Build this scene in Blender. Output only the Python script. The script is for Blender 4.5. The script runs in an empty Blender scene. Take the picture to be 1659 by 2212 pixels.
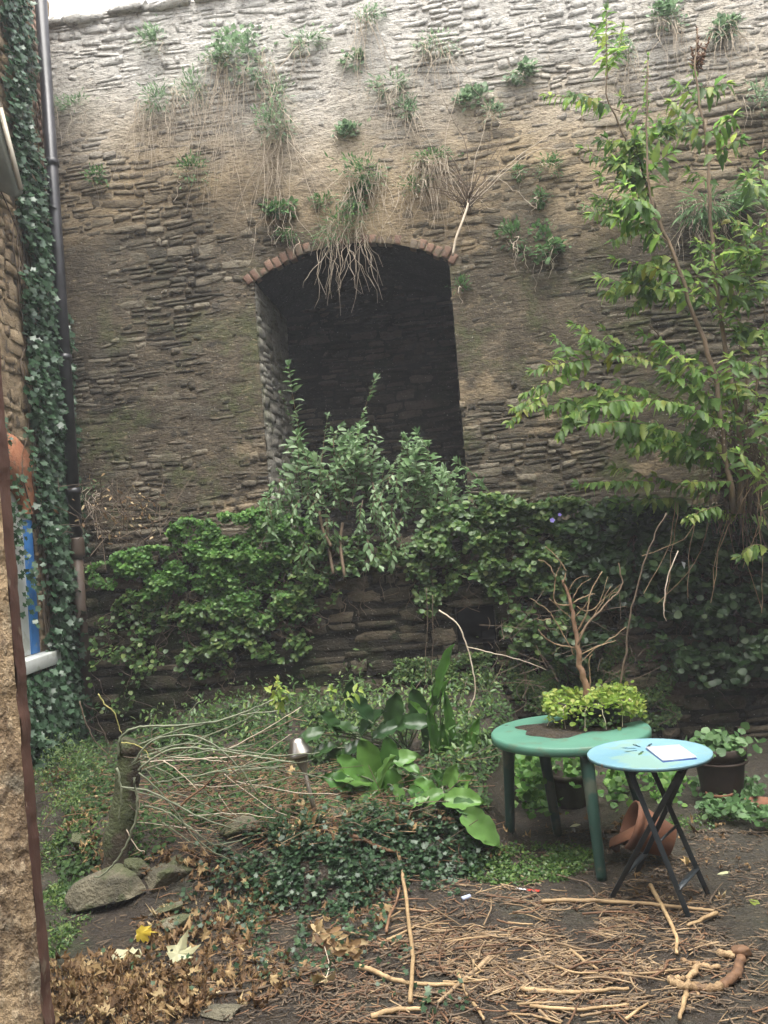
import bpy, bmesh, math, random
import numpy as np
from mathutils import Vector, Matrix
random.seed(7); rng = np.random.default_rng(11)
SC = bpy.context.scene
COL = SC.collection

# ------------------------------------------------------------------ camera, sky, sun, exposure
CAM_H = 1.8
FPX, CX, CY = 1916.0, 829.5, 1106.0          # focal length and centre, photograph measured as 1659 x 2212
PITCH, ROLL = math.radians(2.0), math.radians(4.5)
fwd = Vector((0, math.cos(PITCH), math.sin(PITCH)))
up0 = Vector((0, -math.sin(PITCH), math.cos(PITCH)))
rt0 = Vector((1, 0, 0))
RIGHT = rt0*math.cos(ROLL) - up0*math.sin(ROLL)
UP = up0*math.cos(ROLL) + rt0*math.sin(ROLL)
cam = bpy.data.cameras.new('camera'); camo = bpy.data.objects.new('camera', cam); COL.objects.link(camo)
m = Matrix((RIGHT, UP, -fwd)).transposed().to_4x4(); m.translation = (0, 0, CAM_H)
camo.matrix_world = m
cam.sensor_fit = 'VERTICAL'; cam.sensor_height = 24; cam.lens = 24/2/ (CY/FPX)
cam.clip_start = 0.02; cam.clip_end = 500
SC.camera = camo

SUN_EL, SUN_AZ = math.radians(74), math.radians(170)     # azimuth clockwise from +Y
world = bpy.data.worlds.new("World"); SC.world = world; world.use_nodes = True
wn = world.node_tree.nodes; wl = world.node_tree.links; wn.clear()
sky = wn.new('ShaderNodeTexSky'); sky.sky_type = 'NISHITA'; sky.sun_disc = False
sky.sun_elevation = SUN_EL; sky.sun_rotation = SUN_AZ; sky.dust_density = 4; sky.air_density = 1.0; sky.ozone_density = 1
hsv = wn.new('ShaderNodeHueSaturation'); hsv.inputs['Saturation'].default_value = 0.14
bg = wn.new('ShaderNodeBackground'); bg.inputs['Strength'].default_value = 0.15
wo = wn.new('ShaderNodeOutputWorld')
wl.new(sky.outputs[0], hsv.inputs['Color']); wl.new(hsv.outputs[0], bg.inputs['Color']); wl.new(bg.outputs[0], wo.inputs[0])
sun = bpy.data.lights.new('sun', 'SUN'); sun.energy = 1.1; sun.angle = math.radians(50); sun.color = (1, 0.94, 0.82)
suno = bpy.data.objects.new('sun', sun); COL.objects.link(suno)
sd = Vector((math.sin(SUN_AZ)*math.cos(SUN_EL), math.cos(SUN_AZ)*math.cos(SUN_EL), math.sin(SUN_EL)))
suno.rotation_euler = sd.to_track_quat('Z', 'Y').to_euler()
SC.view_settings.view_transform = 'Standard'; SC.view_settings.look = 'None'
SC.view_settings.gamma = 1; SC.view_settings.exposure = 2.0
SC.view_settings.use_curve_mapping = False

# ------------------------------------------------------------------ maths helpers
np.seterr(all='ignore')
def A(*v): return np.array(v, float)
NR, NU, NF = np.array(RIGHT), np.array(UP), np.array(fwd)
CAMP = A(0, 0, CAM_H)
def ray(px, py):
    d = NF + (px-CX)/FPX*NR - (py-CY)/FPX*NU
    return d/d[1]                                     # unit step in Y (depth)
def P(px, py, Y): return CAMP + ray(px, py)*Y
def PZ(px, py, z):
    d = ray(px, py); return CAMP + d*((z-CAM_H)/d[2])
def ss(a, b, x):
    t = np.clip((x-a)/(b-a), 0, 1); return t*t*(3-2*t)
def hash3(i, j, k, s=0):
    n = (i*374761393 + j*668265263 + k*2147483647 + s*1274126177) & 0xffffffff
    n = ((n ^ (n >> 13))*1274126177) & 0xffffffff
    n = ((n ^ (n >> 15))*2246822519) & 0xffffffff
    return ((n ^ (n >> 16)) & 0xffff)/65535.0
def vnoise(x, y, z=0.0, s=0):
    x, y, z = np.broadcast_arrays(np.asarray(x, float), np.asarray(y, float), np.asarray(z, float))
    xi, yi, zi = np.floor(x).astype(np.int64), np.floor(y).astype(np.int64), np.floor(z).astype(np.int64)
    fx, fy, fz = x-xi, y-yi, z-zi
    fx, fy, fz = fx*fx*(3-2*fx), fy*fy*(3-2*fy), fz*fz*(3-2*fz)
    def h(a, b, c): return hash3(xi+a, yi+b, zi+c, s)
    x00 = h(0,0,0)*(1-fx)+h(1,0,0)*fx; x10 = h(0,1,0)*(1-fx)+h(1,1,0)*fx
    x01 = h(0,0,1)*(1-fx)+h(1,0,1)*fx; x11 = h(0,1,1)*(1-fx)+h(1,1,1)*fx
    return ((x00*(1-fy)+x10*fy)*(1-fz) + (x01*(1-fy)+x11*fy)*fz)*2-1
def fbm(x, y, z=0.0, s=0, o=4):
    r = 0; a = 1.0; f = 1.0; t = 0
    for i in range(o):
        r = r + a*vnoise(np.asarray(x)*f, np.asarray(y)*f, np.asarray(z)*f, s+i); t += a; a *= .5; f *= 2.03
    return r/t
def nrm(v): return v/np.maximum(np.linalg.norm(v, axis=-1, keepdims=True), 1e-9)

# wall frame: u runs to the right along the wall, N points at the camera
TH = math.radians(6)
WU = A(math.cos(TH), -math.sin(TH), 0); WN = A(-math.sin(TH), -math.cos(TH), 0)
W0 = A(0, 8.3, 0); LOFF = 0.75
def wp(u, z, off=0.0):
    u, z, off = np.broadcast_arrays(np.asarray(u, float), np.asarray(z, float), np.asarray(off, float))
    return W0 + u[..., None]*WU + off[..., None]*WN + z[..., None]*A(0, 0, 1)
def W(px, py, off=0.0):                                # pixel on the wall plane
    d = ray(px, py); t = ((W0+WN*off-CAMP) @ WN)/(d @ WN); return CAMP + d*t
def UZ(px, py, off=0.0):
    p = W(px, py, off); return (p-W0) @ WU, p[2]

def H(x, y):                                           # ground height
    x = np.asarray(x, float); y = np.asarray(y, float)
    yf = 4.50 + .16*np.sin(2.3*x+.8) + .10*np.sin(5.1*x) + .35*ss(-1.2, -2.2, x)
    xr = .60 + .22*(y-5.0) + .07*np.sin(3*y)
    mk = ss(-.02, .34, y-yf) * ss(-.02, .30, xr-x)
    top = .30 + .085*np.clip(y-4.6, 0, 3.2)
    top = top*(1-.55*ss(-1.5, -2.6, x))
    lump = fbm(x*2.2, y*2.2, 3.1)*.07 + fbm(x*8, y*8, 1.0)*.018
    h = mk*(top+lump) + (1-mk)*(fbm(x*1.4, y*1.4, 7.7)*.015 + fbm(x*9, y*9, 2.2)*.006)
    h = h + .10*ss(-.4, -1.8, x)*(1-mk)*ss(2.4, 4.4, y)
    return h
_gx = np.arange(-4.5, 5.5, .02); _gy = np.arange(1.5, 9.2, .02)
_HG = H(*np.meshgrid(_gx, _gy, indexing='ij')); Hfull = H
def H(x, y):                                           # fast look-up of the same surface
    fx = np.clip((np.asarray(x, float)+4.5)/.02, 0, len(_gx)-1.001); fy = np.clip((np.asarray(y, float)-1.5)/.02, 0, len(_gy)-1.001)
    i = fx.astype(int) if hasattr(fx, 'astype') else int(fx); j = fy.astype(int) if hasattr(fy, 'astype') else int(fy); a = fx-i; b = fy-j
    return (_HG[i, j]*(1-a)+_HG[i+1, j]*a)*(1-b)+(_HG[i, j+1]*(1-a)+_HG[i+1, j+1]*a)*b
_T = np.arange(2.0, 9.0, .012)
def G(px, py, lift=0.0):                               # where the sight line through a pixel meets the ground
    p = CAMP + ray(px, py)[None]*_T[:, None]; hit = p[:, 2] <= H(p[:, 0], p[:, 1])+lift
    return p[int(np.argmax(hit))] if hit.any() else p[-1]

# ------------------------------------------------------------------ mesh helpers
def mk_mesh(name, V, quads=None, tris=None, attrs=None, smooth=False):
    V = np.asarray(V, np.float32).reshape(-1, 3)
    q = np.zeros((0, 4), np.int32) if quads is None or len(quads) == 0 else np.asarray(quads, np.int32).reshape(-1, 4)
    t = np.zeros((0, 3), np.int32) if tris is None or len(tris) == 0 else np.asarray(tris, np.int32).reshape(-1, 3)
    me = bpy.data.meshes.new(name)
    me.vertices.add(len(V)); me.vertices.foreach_set('co', V.ravel())
    nl = q.size + t.size; me.loops.add(nl)
    me.loops.foreach_set('vertex_index', np.concatenate([q.ravel(), t.ravel()]))
    st = np.concatenate([np.arange(len(q))*4, q.size + np.arange(len(t))*3]).astype(np.int32)
    me.polygons.add(len(st)); me.polygons.foreach_set('loop_start', st)
    if smooth: me.polygons.foreach_set('use_smooth', np.ones(len(st), bool))
    me.update(calc_edges=True)
    for k, v in (attrs or {}).items():
        a = me.attributes.new(k, 'FLOAT', 'POINT'); a.data.foreach_set('value', np.asarray(v, np.float32))
    return me
class MB:
    """collects shapes of one object"""
    def __init__(s): s.V = []; s.Q = []; s.T = []; s.t = []; s.n = 0
    def add(s, V, Q=None, T=None, tint=0.5):
        V = np.asarray(V, float).reshape(-1, 3)
        s.V.append(V); 
        if Q is not None and len(Q): s.Q.append(np.asarray(Q).reshape(-1, 4)+s.n)
        if T is not None and len(T): s.T.append(np.asarray(T).reshape(-1, 3)+s.n)
        s.t.append(np.broadcast_to(np.asarray(tint, float), (len(V),)))
        s.n += len(V); return s
    def tube(s, pts, r, k=6, tint=0.5, cap=True):
        pts = np.asarray(pts, float); n = len(pts)
        r = np.broadcast_to(np.asarray(r, float), (n,))
        tg = nrm(np.gradient(pts, axis=0))
        ref = A(0, 0, 1) if abs(tg[:, 2]).mean() < .8 else A(1, 0, 0)
        a = nrm(np.cross(tg, ref)); b = np.cross(tg, a)
        an = np.arange(k)/k*2*math.pi
        V = pts[:, None] + r[:, None, None]*(np.cos(an)[None, :, None]*a[:, None]+np.sin(an)[None, :, None]*b[:, None])
        i = np.arange(n-1)[:, None]*k; j = np.arange(k)[None]; j2 = (j+1) % k
        Q = np.stack([i+j, i+j2, i+k+j2, i+k+j], -1).reshape(-1, 4)
        T = []
        if cap:
            T = [(0, j_+1, j_) for j_ in range(1, k-1)] + [((n-1)*k, (n-1)*k+j_, (n-1)*k+j_+1) for j_ in range(1, k-1)]
        return s.add(V, Q, T, tint)
    def box(s, lo, hi, tint=.5):
        x0, y0, z0 = lo; x1, y1, z1 = hi
        V = [(x0,y0,z0),(x1,y0,z0),(x1,y1,z0),(x0,y1,z0),(x0,y0,z1),(x1,y0,z1),(x1,y1,z1),(x0,y1,z1)]
        return s.add(V, [(3,2,1,0),(4,5,6,7),(0,1,5,4),(1,2,6,5),(2,3,7,6),(3,0,4,7)], None, tint)
    def hexa(s, V, tint=.5):
        return s.add(V, [(3,2,1,0),(4,5,6,7),(0,1,5,4),(1,2,6,5),(2,3,7,6),(3,0,4,7)], None, tint)
    def bar(s, a, b, w, t, up=(0, 0, 1), tint=.5):
        a = np.asarray(a, float); b = np.asarray(b, float); d = nrm(b-a); sx = nrm(np.cross(d, up)); sz = np.cross(sx, d)
        c = [a-sx*w/2-sz*t/2, a+sx*w/2-sz*t/2, b+sx*w/2-sz*t/2, b-sx*w/2-sz*t/2, a-sx*w/2+sz*t/2, a+sx*w/2+sz*t/2, b+sx*w/2+sz*t/2, b-sx*w/2+sz*t/2]
        return s.hexa(c, tint)
    def lathe(s, prof, c=(0, 0, 0), k=40, tint=.5, wob=0.0, Mx=None):
        prof = np.asarray(prof, float); n = len(prof); an = np.arange(k)/k*2*math.pi
        rr = prof[:, 0:1]*(1+wob*np.sin(3*an+1)[None])
        V = np.stack([rr*np.cos(an), rr*np.sin(an), np.broadcast_to(prof[:, 1:2], (n, k))], -1).reshape(-1, 3)
        if Mx is not None: V = V @ np.asarray(Mx).T
        V = V + np.asarray(c, float)
        i = np.arange(n-1)[:, None]*k; j = np.arange(k)[None]; j2 = (j+1) % k
        return s.add(V, np.stack([i+j, i+j2, i+k+j2, i+k+j], -1).reshape(-1, 4), None, tint)
    def build(s, name, mat, parent=None, smooth=False, bevel=0):
        me = mk_mesh(name, np.concatenate(s.V), np.concatenate(s.Q) if s.Q else None, np.concatenate(s.T) if s.T else None, {'tint': np.concatenate(s.t)}, smooth)
        o = link(name, me, mat, parent)
        if bevel:
            bm_ = o.modifiers.new('bevel', 'BEVEL'); bm_.width = bevel; bm_.segments = 2; bm_.limit_method = 'ANGLE'
        return o
def link(name, me, mat, parent=None):
    if mat is not None and len(me.materials) == 0: me.materials.append(mat)
    o = bpy.data.objects.new(name, me); COL.objects.link(o)
    if parent is not None: o.parent = parent
    return o
def tag(o, label=None, cat=None, group=None, kind=None):
    if label: o['label'] = label
    if cat: o['category'] = cat
    if group: o['group'] = group
    if kind: o['kind'] = kind
    return o
def thing(name, label, cat, group=None, loc=(0, 0, 0)):
    o = bpy.data.objects.new(name, None); COL.objects.link(o); o.location = loc; o.empty_display_size = .1
    return tag(o, label, cat, group)
def smooth_path(pts, n=6, jit=0.0):
    """Catmull-Rom through pts"""
    pts = np.asarray(pts, float)
    if len(pts) == 2:
        t = np.linspace(0, 1, n+1)[:, None]; out = pts[0]*(1-t)+pts[1]*t
    else:
        q = np.vstack([2*pts[0]-pts[1], pts, 2*pts[-1]-pts[-2]]); out = []
        for i in range(len(pts)-1):
            p0, p1, p2, p3 = q[i:i+4]
            for t in np.linspace(0, 1, n, endpoint=False):
                out.append(.5*((2*p1)+(-p0+p2)*t+(2*p0-5*p1+4*p2-p3)*t*t+(-p0+3*p1-3*p2+p3)*t**3))
        out.append(pts[-1]); out = np.array(out)
    if jit:
        j = rng.normal(0, jit, out.shape); j[0] = 0; j[-1] = 0; out = out+j
    return out

# ------------------------------------------------------------------ materials
def newmat(name):
    m = bpy.data.materials.new(name); m.use_nodes = True; nt = m.node_tree; nt.nodes.clear()
    out = nt.nodes.new('ShaderNodeOutputMaterial'); b = nt.nodes.new('ShaderNodeBsdfPrincipled')
    nt.links.new(b.outputs[0], out.inputs[0]); return m, nt, b, out
class NT:
    def __init__(s, nt): s.nt = nt; s.N = nt.nodes; s.L = nt.links
    def put(s, i, v):
        if isinstance(v, bpy.types.NodeSocket): s.L.new(v, i)
        else: i.default_value = v
    def math(s, op, a, b=0.0, clamp=False):
        n = s.N.new('ShaderNodeMath'); n.operation = op; n.use_clamp = clamp; s.put(n.inputs[0], a); s.put(n.inputs[1], b); return n.outputs[0]
    def mix(s, f, a, b, mode='MIX'):
        n = s.N.new('ShaderNodeMix'); n.data_type = 'RGBA'; n.blend_type = mode
        s.put(n.inputs[0], f); s.put(n.inputs[6], a if not isinstance(a, tuple) else (*a, 1)); s.put(n.inputs[7], b if not isinstance(b, tuple) else (*b, 1)); return n.outputs[2]
    def noise(s, scale, vec=None, detail=4, rough=.55, dist=0):
        n = s.N.new('ShaderNodeTexNoise'); n.inputs['Scale'].default_value = scale; n.inputs['Detail'].default_value = detail
        n.inputs['Roughness'].default_value = rough; n.inputs['Distortion'].default_value = dist
        s.L.new(vec if vec is not None else s.pos(), n.inputs['Vector']); return n.outputs['Fac']
    def vor(s, scale, vec=None, out='Distance', feat='F1'):
        n = s.N.new('ShaderNodeTexVoronoi'); n.feature = feat; n.inputs['Scale'].default_value = scale
        s.L.new(vec if vec is not None else s.pos(), n.inputs['Vector']); return n.outputs[out]
    def pos(s):
        if not hasattr(s, '_p'): s._p = s.N.new('ShaderNodeNewGeometry')
        return s._p.outputs['Position']
    def z(s, k='Z'):
        n = s.N.new('ShaderNodeSeparateXYZ'); s.L.new(s.pos(), n.inputs[0]); return n.outputs[k]
    def ramp(s, f, cols, interp='LINEAR'):
        n = s.N.new('ShaderNodeValToRGB'); n.color_ramp.interpolation = interp; e = n.color_ramp.elements
        while len(e) < len(cols): e.new(.5)
        for i, (p, c) in enumerate(cols):
            e[i].position = p; e[i].color = (*c, 1) if not isinstance(c, (int, float)) else (c, c, c, 1)
        s.put(n.inputs[0], f); return n.outputs[0]
    def rng(s, f, a, b, c=0.0, d=1.0):
        n = s.N.new('ShaderNodeMapRange'); n.interpolation_type = 'SMOOTHSTEP'; s.put(n.inputs[0], f)
        for i, v in zip((1, 2, 3, 4), (a, b, c, d)): n.inputs[i].default_value = v
        return n.outputs[0]
    def attr(s, name):
        n = s.N.new('ShaderNodeAttribute'); n.attribute_name = name; return n.outputs['Fac']
    def tint(s):
        """per-piece value: the vertex attribute of joined pieces, the object's random number for single ones"""
        r = s.N.new('ShaderNodeObjectInfo').outputs['Random']
        return s.math('ADD', s.attr('tint'), s.math('MULTIPLY', r, s.attr('solo')))
    def stretch(s, sx, sy, sz):
        n = s.N.new('ShaderNodeMapping'); n.inputs['Scale'].default_value = (sx, sy, sz); s.L.new(s.pos(), n.inputs[0]); return n.outputs[0]
    def bump(s, b, h, strength=.5, dist=.01):
        n = s.N.new('ShaderNodeBump'); n.inputs['Strength'].default_value = strength; n.inputs['Distance'].default_value = dist
        s.L.new(h, n.inputs['Height']); s.L.new(n.outputs[0], b.inputs['Normal'])

def mat_leaf(name, cols, rough=.45, transl=.35, veins=0.0, var=.35, old=None):
    m, nt, b, out = newmat(name); n = NT(nt)
    c = n.ramp(n.tint(), cols)
    v = n.noise(14, detail=2)
    c = n.mix(n.rng(v, .3, .7, 0, var), c, tuple(x*.45 for x in cols[0][1]))
    if old: c = n.mix(n.rng(n.noise(3.1, detail=3), .60, .72, 0, .8), c, old)
    n.L.new(c, b.inputs['Base Color']); b.inputs['Roughness'].default_value = rough
    b.inputs['Specular IOR Level'].default_value = .35
    t = nt.nodes.new('ShaderNodeBsdfTranslucent'); mx = nt.nodes.new('ShaderNodeMixShader'); mx.inputs[0].default_value = transl
    tc = n.mix(.5, c, (.5, .65, .1), 'MULTIPLY'); tc = n.mix(.6, c, tc, 'ADD')
    n.L.new(tc, t.inputs[0]); nt.links.new(b.outputs[0], mx.inputs[1]); nt.links.new(t.outputs[0], mx.inputs[2]); nt.links.new(mx.outputs[0], out.inputs[0])
    return m
def mat_simple(name, c1, c2, scale=8, rough=.7, bump=.3, bdist=.004, metal=0, stretch=None, spots=None, fine=60):
    m, nt, b, out = newmat(name); n = NT(nt)
    vec = n.stretch(*stretch) if stretch else None
    f = n.noise(scale, vec, 5, .6); t = n.tint()
    c = n.mix(n.rng(f, .32, .68), c1, c2)
    c = n.mix(n.math('MULTIPLY', t, .5), c, tuple(x*.55 for x in c1))
    if spots: c = n.mix(n.rng(n.noise(spots[0], None, 4, .6), spots[1], spots[1]+.08, 0, spots[3] if len(spots) > 3 else .9), c, spots[2])
    n.L.new(c, b.inputs['Base Color']); b.inputs['Roughness'].default_value = rough; b.inputs['Metallic'].default_value = metal
    n.bump(b, n.math('ADD', n.noise(fine, vec, 4, .6), f), bump, bdist)
    return m
def mat_wall(name, stones, tan, moss, grey, zt=4.9, dark=1.0, mortar=False):
    m, nt, b, out = newmat(name); n = NT(nt)
    big = n.noise(.55, detail=5, rough=.6); mid = n.noise(3.2, detail=5, rough=.62); fine = n.noise(28, detail=5, rough=.65)
    flat = n.noise(1.0, n.stretch(5, 5, 16), 4, .6)
    z = n.z()
    c = n.ramp(n.math('ADD', n.tint(), n.math('MULTIPLY', n.math('SUBTRACT', mid, .5), .5)), stones) if not mortar else n.mix(n.rng(mid, .3, .7), stones[0][1], stones[-1][1])
    zz = n.math('ADD', z, n.math('MULTIPLY', n.math('SUBTRACT', big, .5), 2.2))
    ft = n.rng(zz, zt-.35, zt+.45, 0, .85 if mortar else .34)
    ft = n.math('MULTIPLY', ft, n.rng(n.noise(1.7, detail=4), .30, .60, .35, 1))
    c = n.mix(ft, c, tan)
    patch = n.rng(n.noise(1.3, n.stretch(1, 1, 1.6), 5, .65), .56, .66, 0, .65)       # pale lime and ochre patches lower down
    c = n.mix(n.math('MULTIPLY', patch, n.rng(big, .45, .6)), c, tan)
    fg = n.rng(zz, 5.2, 6.9, 0, .88); c = n.mix(fg, c, grey)  # glare on the wall top put into the colour as paler grey
    fm = n.math('MULTIPLY', n.rng(n.noise(2.1, detail=6, rough=.7), .50, .66, 0, .75), n.rng(z, 5.2, 3.4)); c = n.mix(fm, c, moss)
    c = n.mix(n.rng(flat, .55, .75, 0, .55), c, tuple(x*.35 for x in stones[0][1]))
    c = n.mix(n.rng(fine, .60, .74, 0, .35), c, (.42, .38, .31))
    c = n.mix(n.rng(n.noise(60, detail=2), .68, .76, 0, .8), c, (.6, .57, .5))
    pt = n.noise(16, n.stretch(1, 1, 2.6), 6, .72); c = n.mix(n.rng(pt, .50, .70, 0, .75), c, tuple(x*.42 for x in stones[1][1])); c = n.mix(n.rng(pt, .44, .30, 0, .55), c, tan)
    c = n.mix(n.rng(fine, .48, .30, 0, .5), c, tuple(x*.4 for x in stones[0][1]))
    if dark != 1: c = n.mix(1.0, c, (dark, dark, dark), 'MULTIPLY')
    n.L.new(c, b.inputs['Base Color']); b.inputs['Roughness'].default_value = .88
    b.inputs['Specular IOR Level'].default_value = .25
    hgt = n.math('ADD', n.math('MULTIPLY', fine, .5), n.math('ADD', n.noise(9, n.stretch(1, 1, 2.2), 5, .65), n.math('MULTIPLY', n.noise(90, detail=3), .2)))
    n.bump(b, n.math('ADD', hgt, pt), 1.0, .03)
    return m
# ------------------------------------------------------------------ stone generator
NUg, NZg = 5, 3
def stone_template(seed, rough=.16):
    r = np.random.default_rng(seed); cr = r.normal(0, .075, (2, 2, 2))*A(.6, 1.3); ta, tb_ = r.normal(0, .30, 2)
    us = np.linspace(-.5, .5, NUg); zs = np.linspace(-.5, .5, NZg)
    F = np.zeros((NUg, NZg, 3))
    for i in range(NUg):
        for j in range(NZg):
            e = (i in (0, NUg-1)) or (j in (0, NZg-1))
            u = us[i]+r.normal(0, .035); z = zs[j]+r.normal(0, .07)
            if i in (0, NUg-1): u = us[i] - np.sign(us[i])*abs(r.normal(0, .05)) 
            if j in (0, NZg-1): z = zs[j] - np.sign(zs[j])*abs(r.normal(0, .09)) - np.sign(zs[j])*(abs(r.normal(0, .10)) if i in (0, NUg-1) else 0)
            d = (r.uniform(.35, .85) if e else r.uniform(.75, 1.2)) + ta*u + tb_*z
            fu, fz = u+.5, z+.5; du = (cr[0, 0]*(1-fu)*(1-fz)+cr[1, 0]*fu*(1-fz)+cr[0, 1]*(1-fu)*fz+cr[1, 1]*fu*fz); u += du[0]; z += du[1]
            F[i, j] = (u, d, z)
    per = [(i, 0) for i in range(NUg)]+[(NUg-1, j) for j in range(1, NZg)]+[(i, NZg-1) for i in range(NUg-2, -1, -1)]+[(0, j) for j in range(NZg-2, 0, -1)]
    idx = lambda i, j: i*NZg+j
    V = [F[i, j] for i in range(NUg) for j in range(NZg)]
    n0 = len(V)
    for (i, j) in per:
        q = F[i, j].copy(); q[1] = -2.5; q[0] *= .97; V.append(q)
    Q = [(idx(i, j), idx(i+1, j), idx(i+1, j+1), idx(i, j+1)) for i in range(NUg-1) for j in range(NZg-1)]
    k = len(per)
    Q += [(idx(*per[a]), n0+a, n0+(a+1) % k, idx(*per[(a+1) % k])) for a in range(k)]
    return np.array(V), np.array(Q)
STONES = [stone_template(100+i) for i in range(20)]
STONE_MESH = {}
def stone_meshes(mat):
    if mat.name not in STONE_MESH:
        STONE_MESH[mat.name] = []
        for V, Q in STONES:
            me = mk_mesh('stone', V*A(1, -1, 1), Q[:, ::-1], None, {'tint': np.zeros(len(V)), 'solo': np.ones(len(V))})
            me.materials.append(mat); STONE_MESH[mat.name].append(me)
    return STONE_MESH[mat.name]
def place_stones(lst, org, U, N, mat, parent, solo=300, solo_ok=None, name='stone', mass='small_stones'):
    """lst rows: u, z, w, h, protrude, tilt ; face frame: U along, N outwards"""
    lst = np.array(lst); n = len(lst)
    score = lst[:, 2]*lst[:, 3]*(1 if solo_ok is None else np.array([solo_ok(*r[:2]) for r in lst]))
    order = np.argsort(-score); pick = set(order[:solo].tolist())
    U = np.asarray(U, float); N = np.asarray(N, float); Z = A(0, 0, 1)
    R0 = Matrix(((U[0], -N[0], 0), (U[1], -N[1], 0), (0, 0, 1)))
    mm = stone_meshes(mat); mb = MB()
    for i in range(n):
        u, z, w, h, p, t = lst[i]; k = int(rng.integers(len(STONES)))
        if i in pick:
            o = bpy.data.objects.new(name, mm[k]); COL.objects.link(o); o.parent = parent
            M = (R0 @ Matrix.Rotation(-t, 3, 'Y')).to_4x4() @ Matrix.Diagonal((w, p, h, 1))
            M.translation = Vector(np.asarray(org)+U*u+Z*z); o.matrix_local = M
        else:
            V, Q = STONES[k]
            X = V*A(w, p, h); c, s_ = math.cos(t), math.sin(t)
            x2 = X[:, 0]*c - X[:, 2]*s_; z2 = X[:, 0]*s_ + X[:, 2]*c
            mb.add(np.asarray(org) + (x2+u)[:, None]*U + X[:, 1:2]*N + (z2+z)[:, None]*Z, Q, None, float(rng.random()))
    if mb.n: tag(mb.build(mass, mat, parent), kind='stuff')
def courses(u0, u1, z0, z1, hr, wr, pr, gap=.011, holes=None, wave=.03, seed=0, tilt=.03):
    """irregular rubble courses; holes(z)-> list of (a, b) intervals left open at that height"""
    r = np.random.default_rng(seed); out = []; z = z0
    while z < z1:
        h = r.uniform(*hr); zc = z+h/2
        iv = [(u0, u1)]
        for a, b in (holes(zc, h) if holes else []):
            nv = []
            for s, e in iv:
                if b <= s or a >= e: nv.append((s, e)); continue
                if a > s: nv.append((s, a))
                if b < e: nv.append((b, e))
            iv = nv
        for s, e in iv:
            u = s
            while u < e-.01:
                w = r.uniform(*wr)*r.choice([.6, 1, 1, 1.5]) 
                if e-(u+w) < wr[0]*.6: w = e-u
                hh = h; zo = zc
                edge = (u == s or u+w >= e-.001)
                dz = wave*math.sin(u*1.7+z*.9)+wave*.6*math.sin(u*4.1+z*2.3) if not holes or True else 0
                if r.random() < .30 and h > hr[0]*1.3:            # two thin stones instead of one
                    f = r.uniform(.4, .6)
                    out.append((u+w/2, zc-h/2+h*f/2+dz, w-gap, h*f-gap*.7, r.uniform(*pr), r.normal(0, tilt)))
                    out.append((u+w/2, zc+h/2-h*(1-f)/2+dz, w-gap, h*(1-f)-gap*.7, r.uniform(*pr), r.normal(0, tilt)))
                else:
                    out.append((u+w/2, zc+dz+r.normal(0, h*.07), w-gap*r.uniform(.2, 1.6), h*r.uniform(.72, 1.06)-gap, r.uniform(*pr), r.normal(0, tilt*(.4 if edge else 1))))
                u += w
        z += h
    return out
def panel(mb, org, U, N, us, z0f, z1f, nz, amp, seed=0, keep=None, base=0.0, tint=.5):
    """rough mortar sheet; z0f/z1f give bottom and top for each u"""
    us = np.asarray(us, float); z0 = np.array([z0f(u) for u in us]); z1 = np.array([z1f(u) for u in us])
    t = np.linspace(0, 1, nz); Zg = z0[:, None]*(1-t)+z1[:, None]*t; Ug = np.broadcast_to(us[:, None], Zg.shape)
    D = base + fbm(Ug*7+seed, Zg*11, seed*.7, 3, 4)*amp + fbm(Ug*1.1, Zg*1.1, seed, 9, 3)*amp*1.5
    V = np.asarray(org, float) + Ug[..., None]*np.asarray(U, float) + D[..., None]*np.asarray(N, float) + Zg[..., None]*A(0, 0, 1)
    nu = len(us); i = np.arange(nu-1)[:, None]*nz; j = np.arange(nz-1)[None]
    Q = np.stack([i+j, i+nz+j, i+nz+j+1, i+j+1], -1).reshape(-1, 4)
    if keep is not None:
        cu = (Ug[:-1, :-1]+Ug[1:, 1:]).ravel()/2; cz = (Zg[:-1, :-1]+Zg[1:, 1:]).ravel()/2
        Q = Q[keep(cu, cz)]
    mb.add(V, Q, None, tint)

GLARE_GREY = (.64, .62, .58)
M_ST = mat_wall('wall_stone', [(0, (.050, .044, .034)), (.35, (.095, .084, .063)), (.7, (.145, .125, .092)), (1, (.25, .22, .165))], (.45, .345, .215), (.075, .090, .034), GLARE_GREY)
M_MO = mat_wall('wall_mortar', [(0, (.075, .063, .046)), (1, (.16, .13, .092))], (.52, .40, .25), (.10, .12, .045), GLARE_GREY, mortar=True)
M_REC = mat_wall('recess_shade_stone', [(0, (.035, .031, .026)), (.5, (.065, .056, .046)), (1, (.13, .105, .08))], (.11, .09, .06), (.03, .035, .02), GLARE_GREY, zt=9)  # recess shade put into these darker stone and mortar colours
M_RECM = mat_wall('recess_shade_mortar', [(0, (.018, .016, .015)), (1, (.035, .03, .027))], (.05, .04, .03), (.03, .035, .02), GLARE_GREY, zt=9, mortar=True)
M_ST2 = mat_wall('old_stone', [(0, (.034, .029, .020)), (.5, (.078, .066, .045)), (1, (.17, .14, .10))], (.13, .10, .07), (.030, .046, .014), GLARE_GREY, zt=9)
M_MO2 = mat_wall('old_mortar', [(0, (.014, .012, .009)), (1, (.034, .029, .021))], (.05, .04, .03), (.04, .06, .02), GLARE_GREY, zt=9, mortar=True)
M_BRK = mat_simple('red_brick', (.19, .11, .08), (.32, .20, .14), 5, .85, .9, .010, spots=(7, .48, (.17, .14, .10)))
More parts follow.
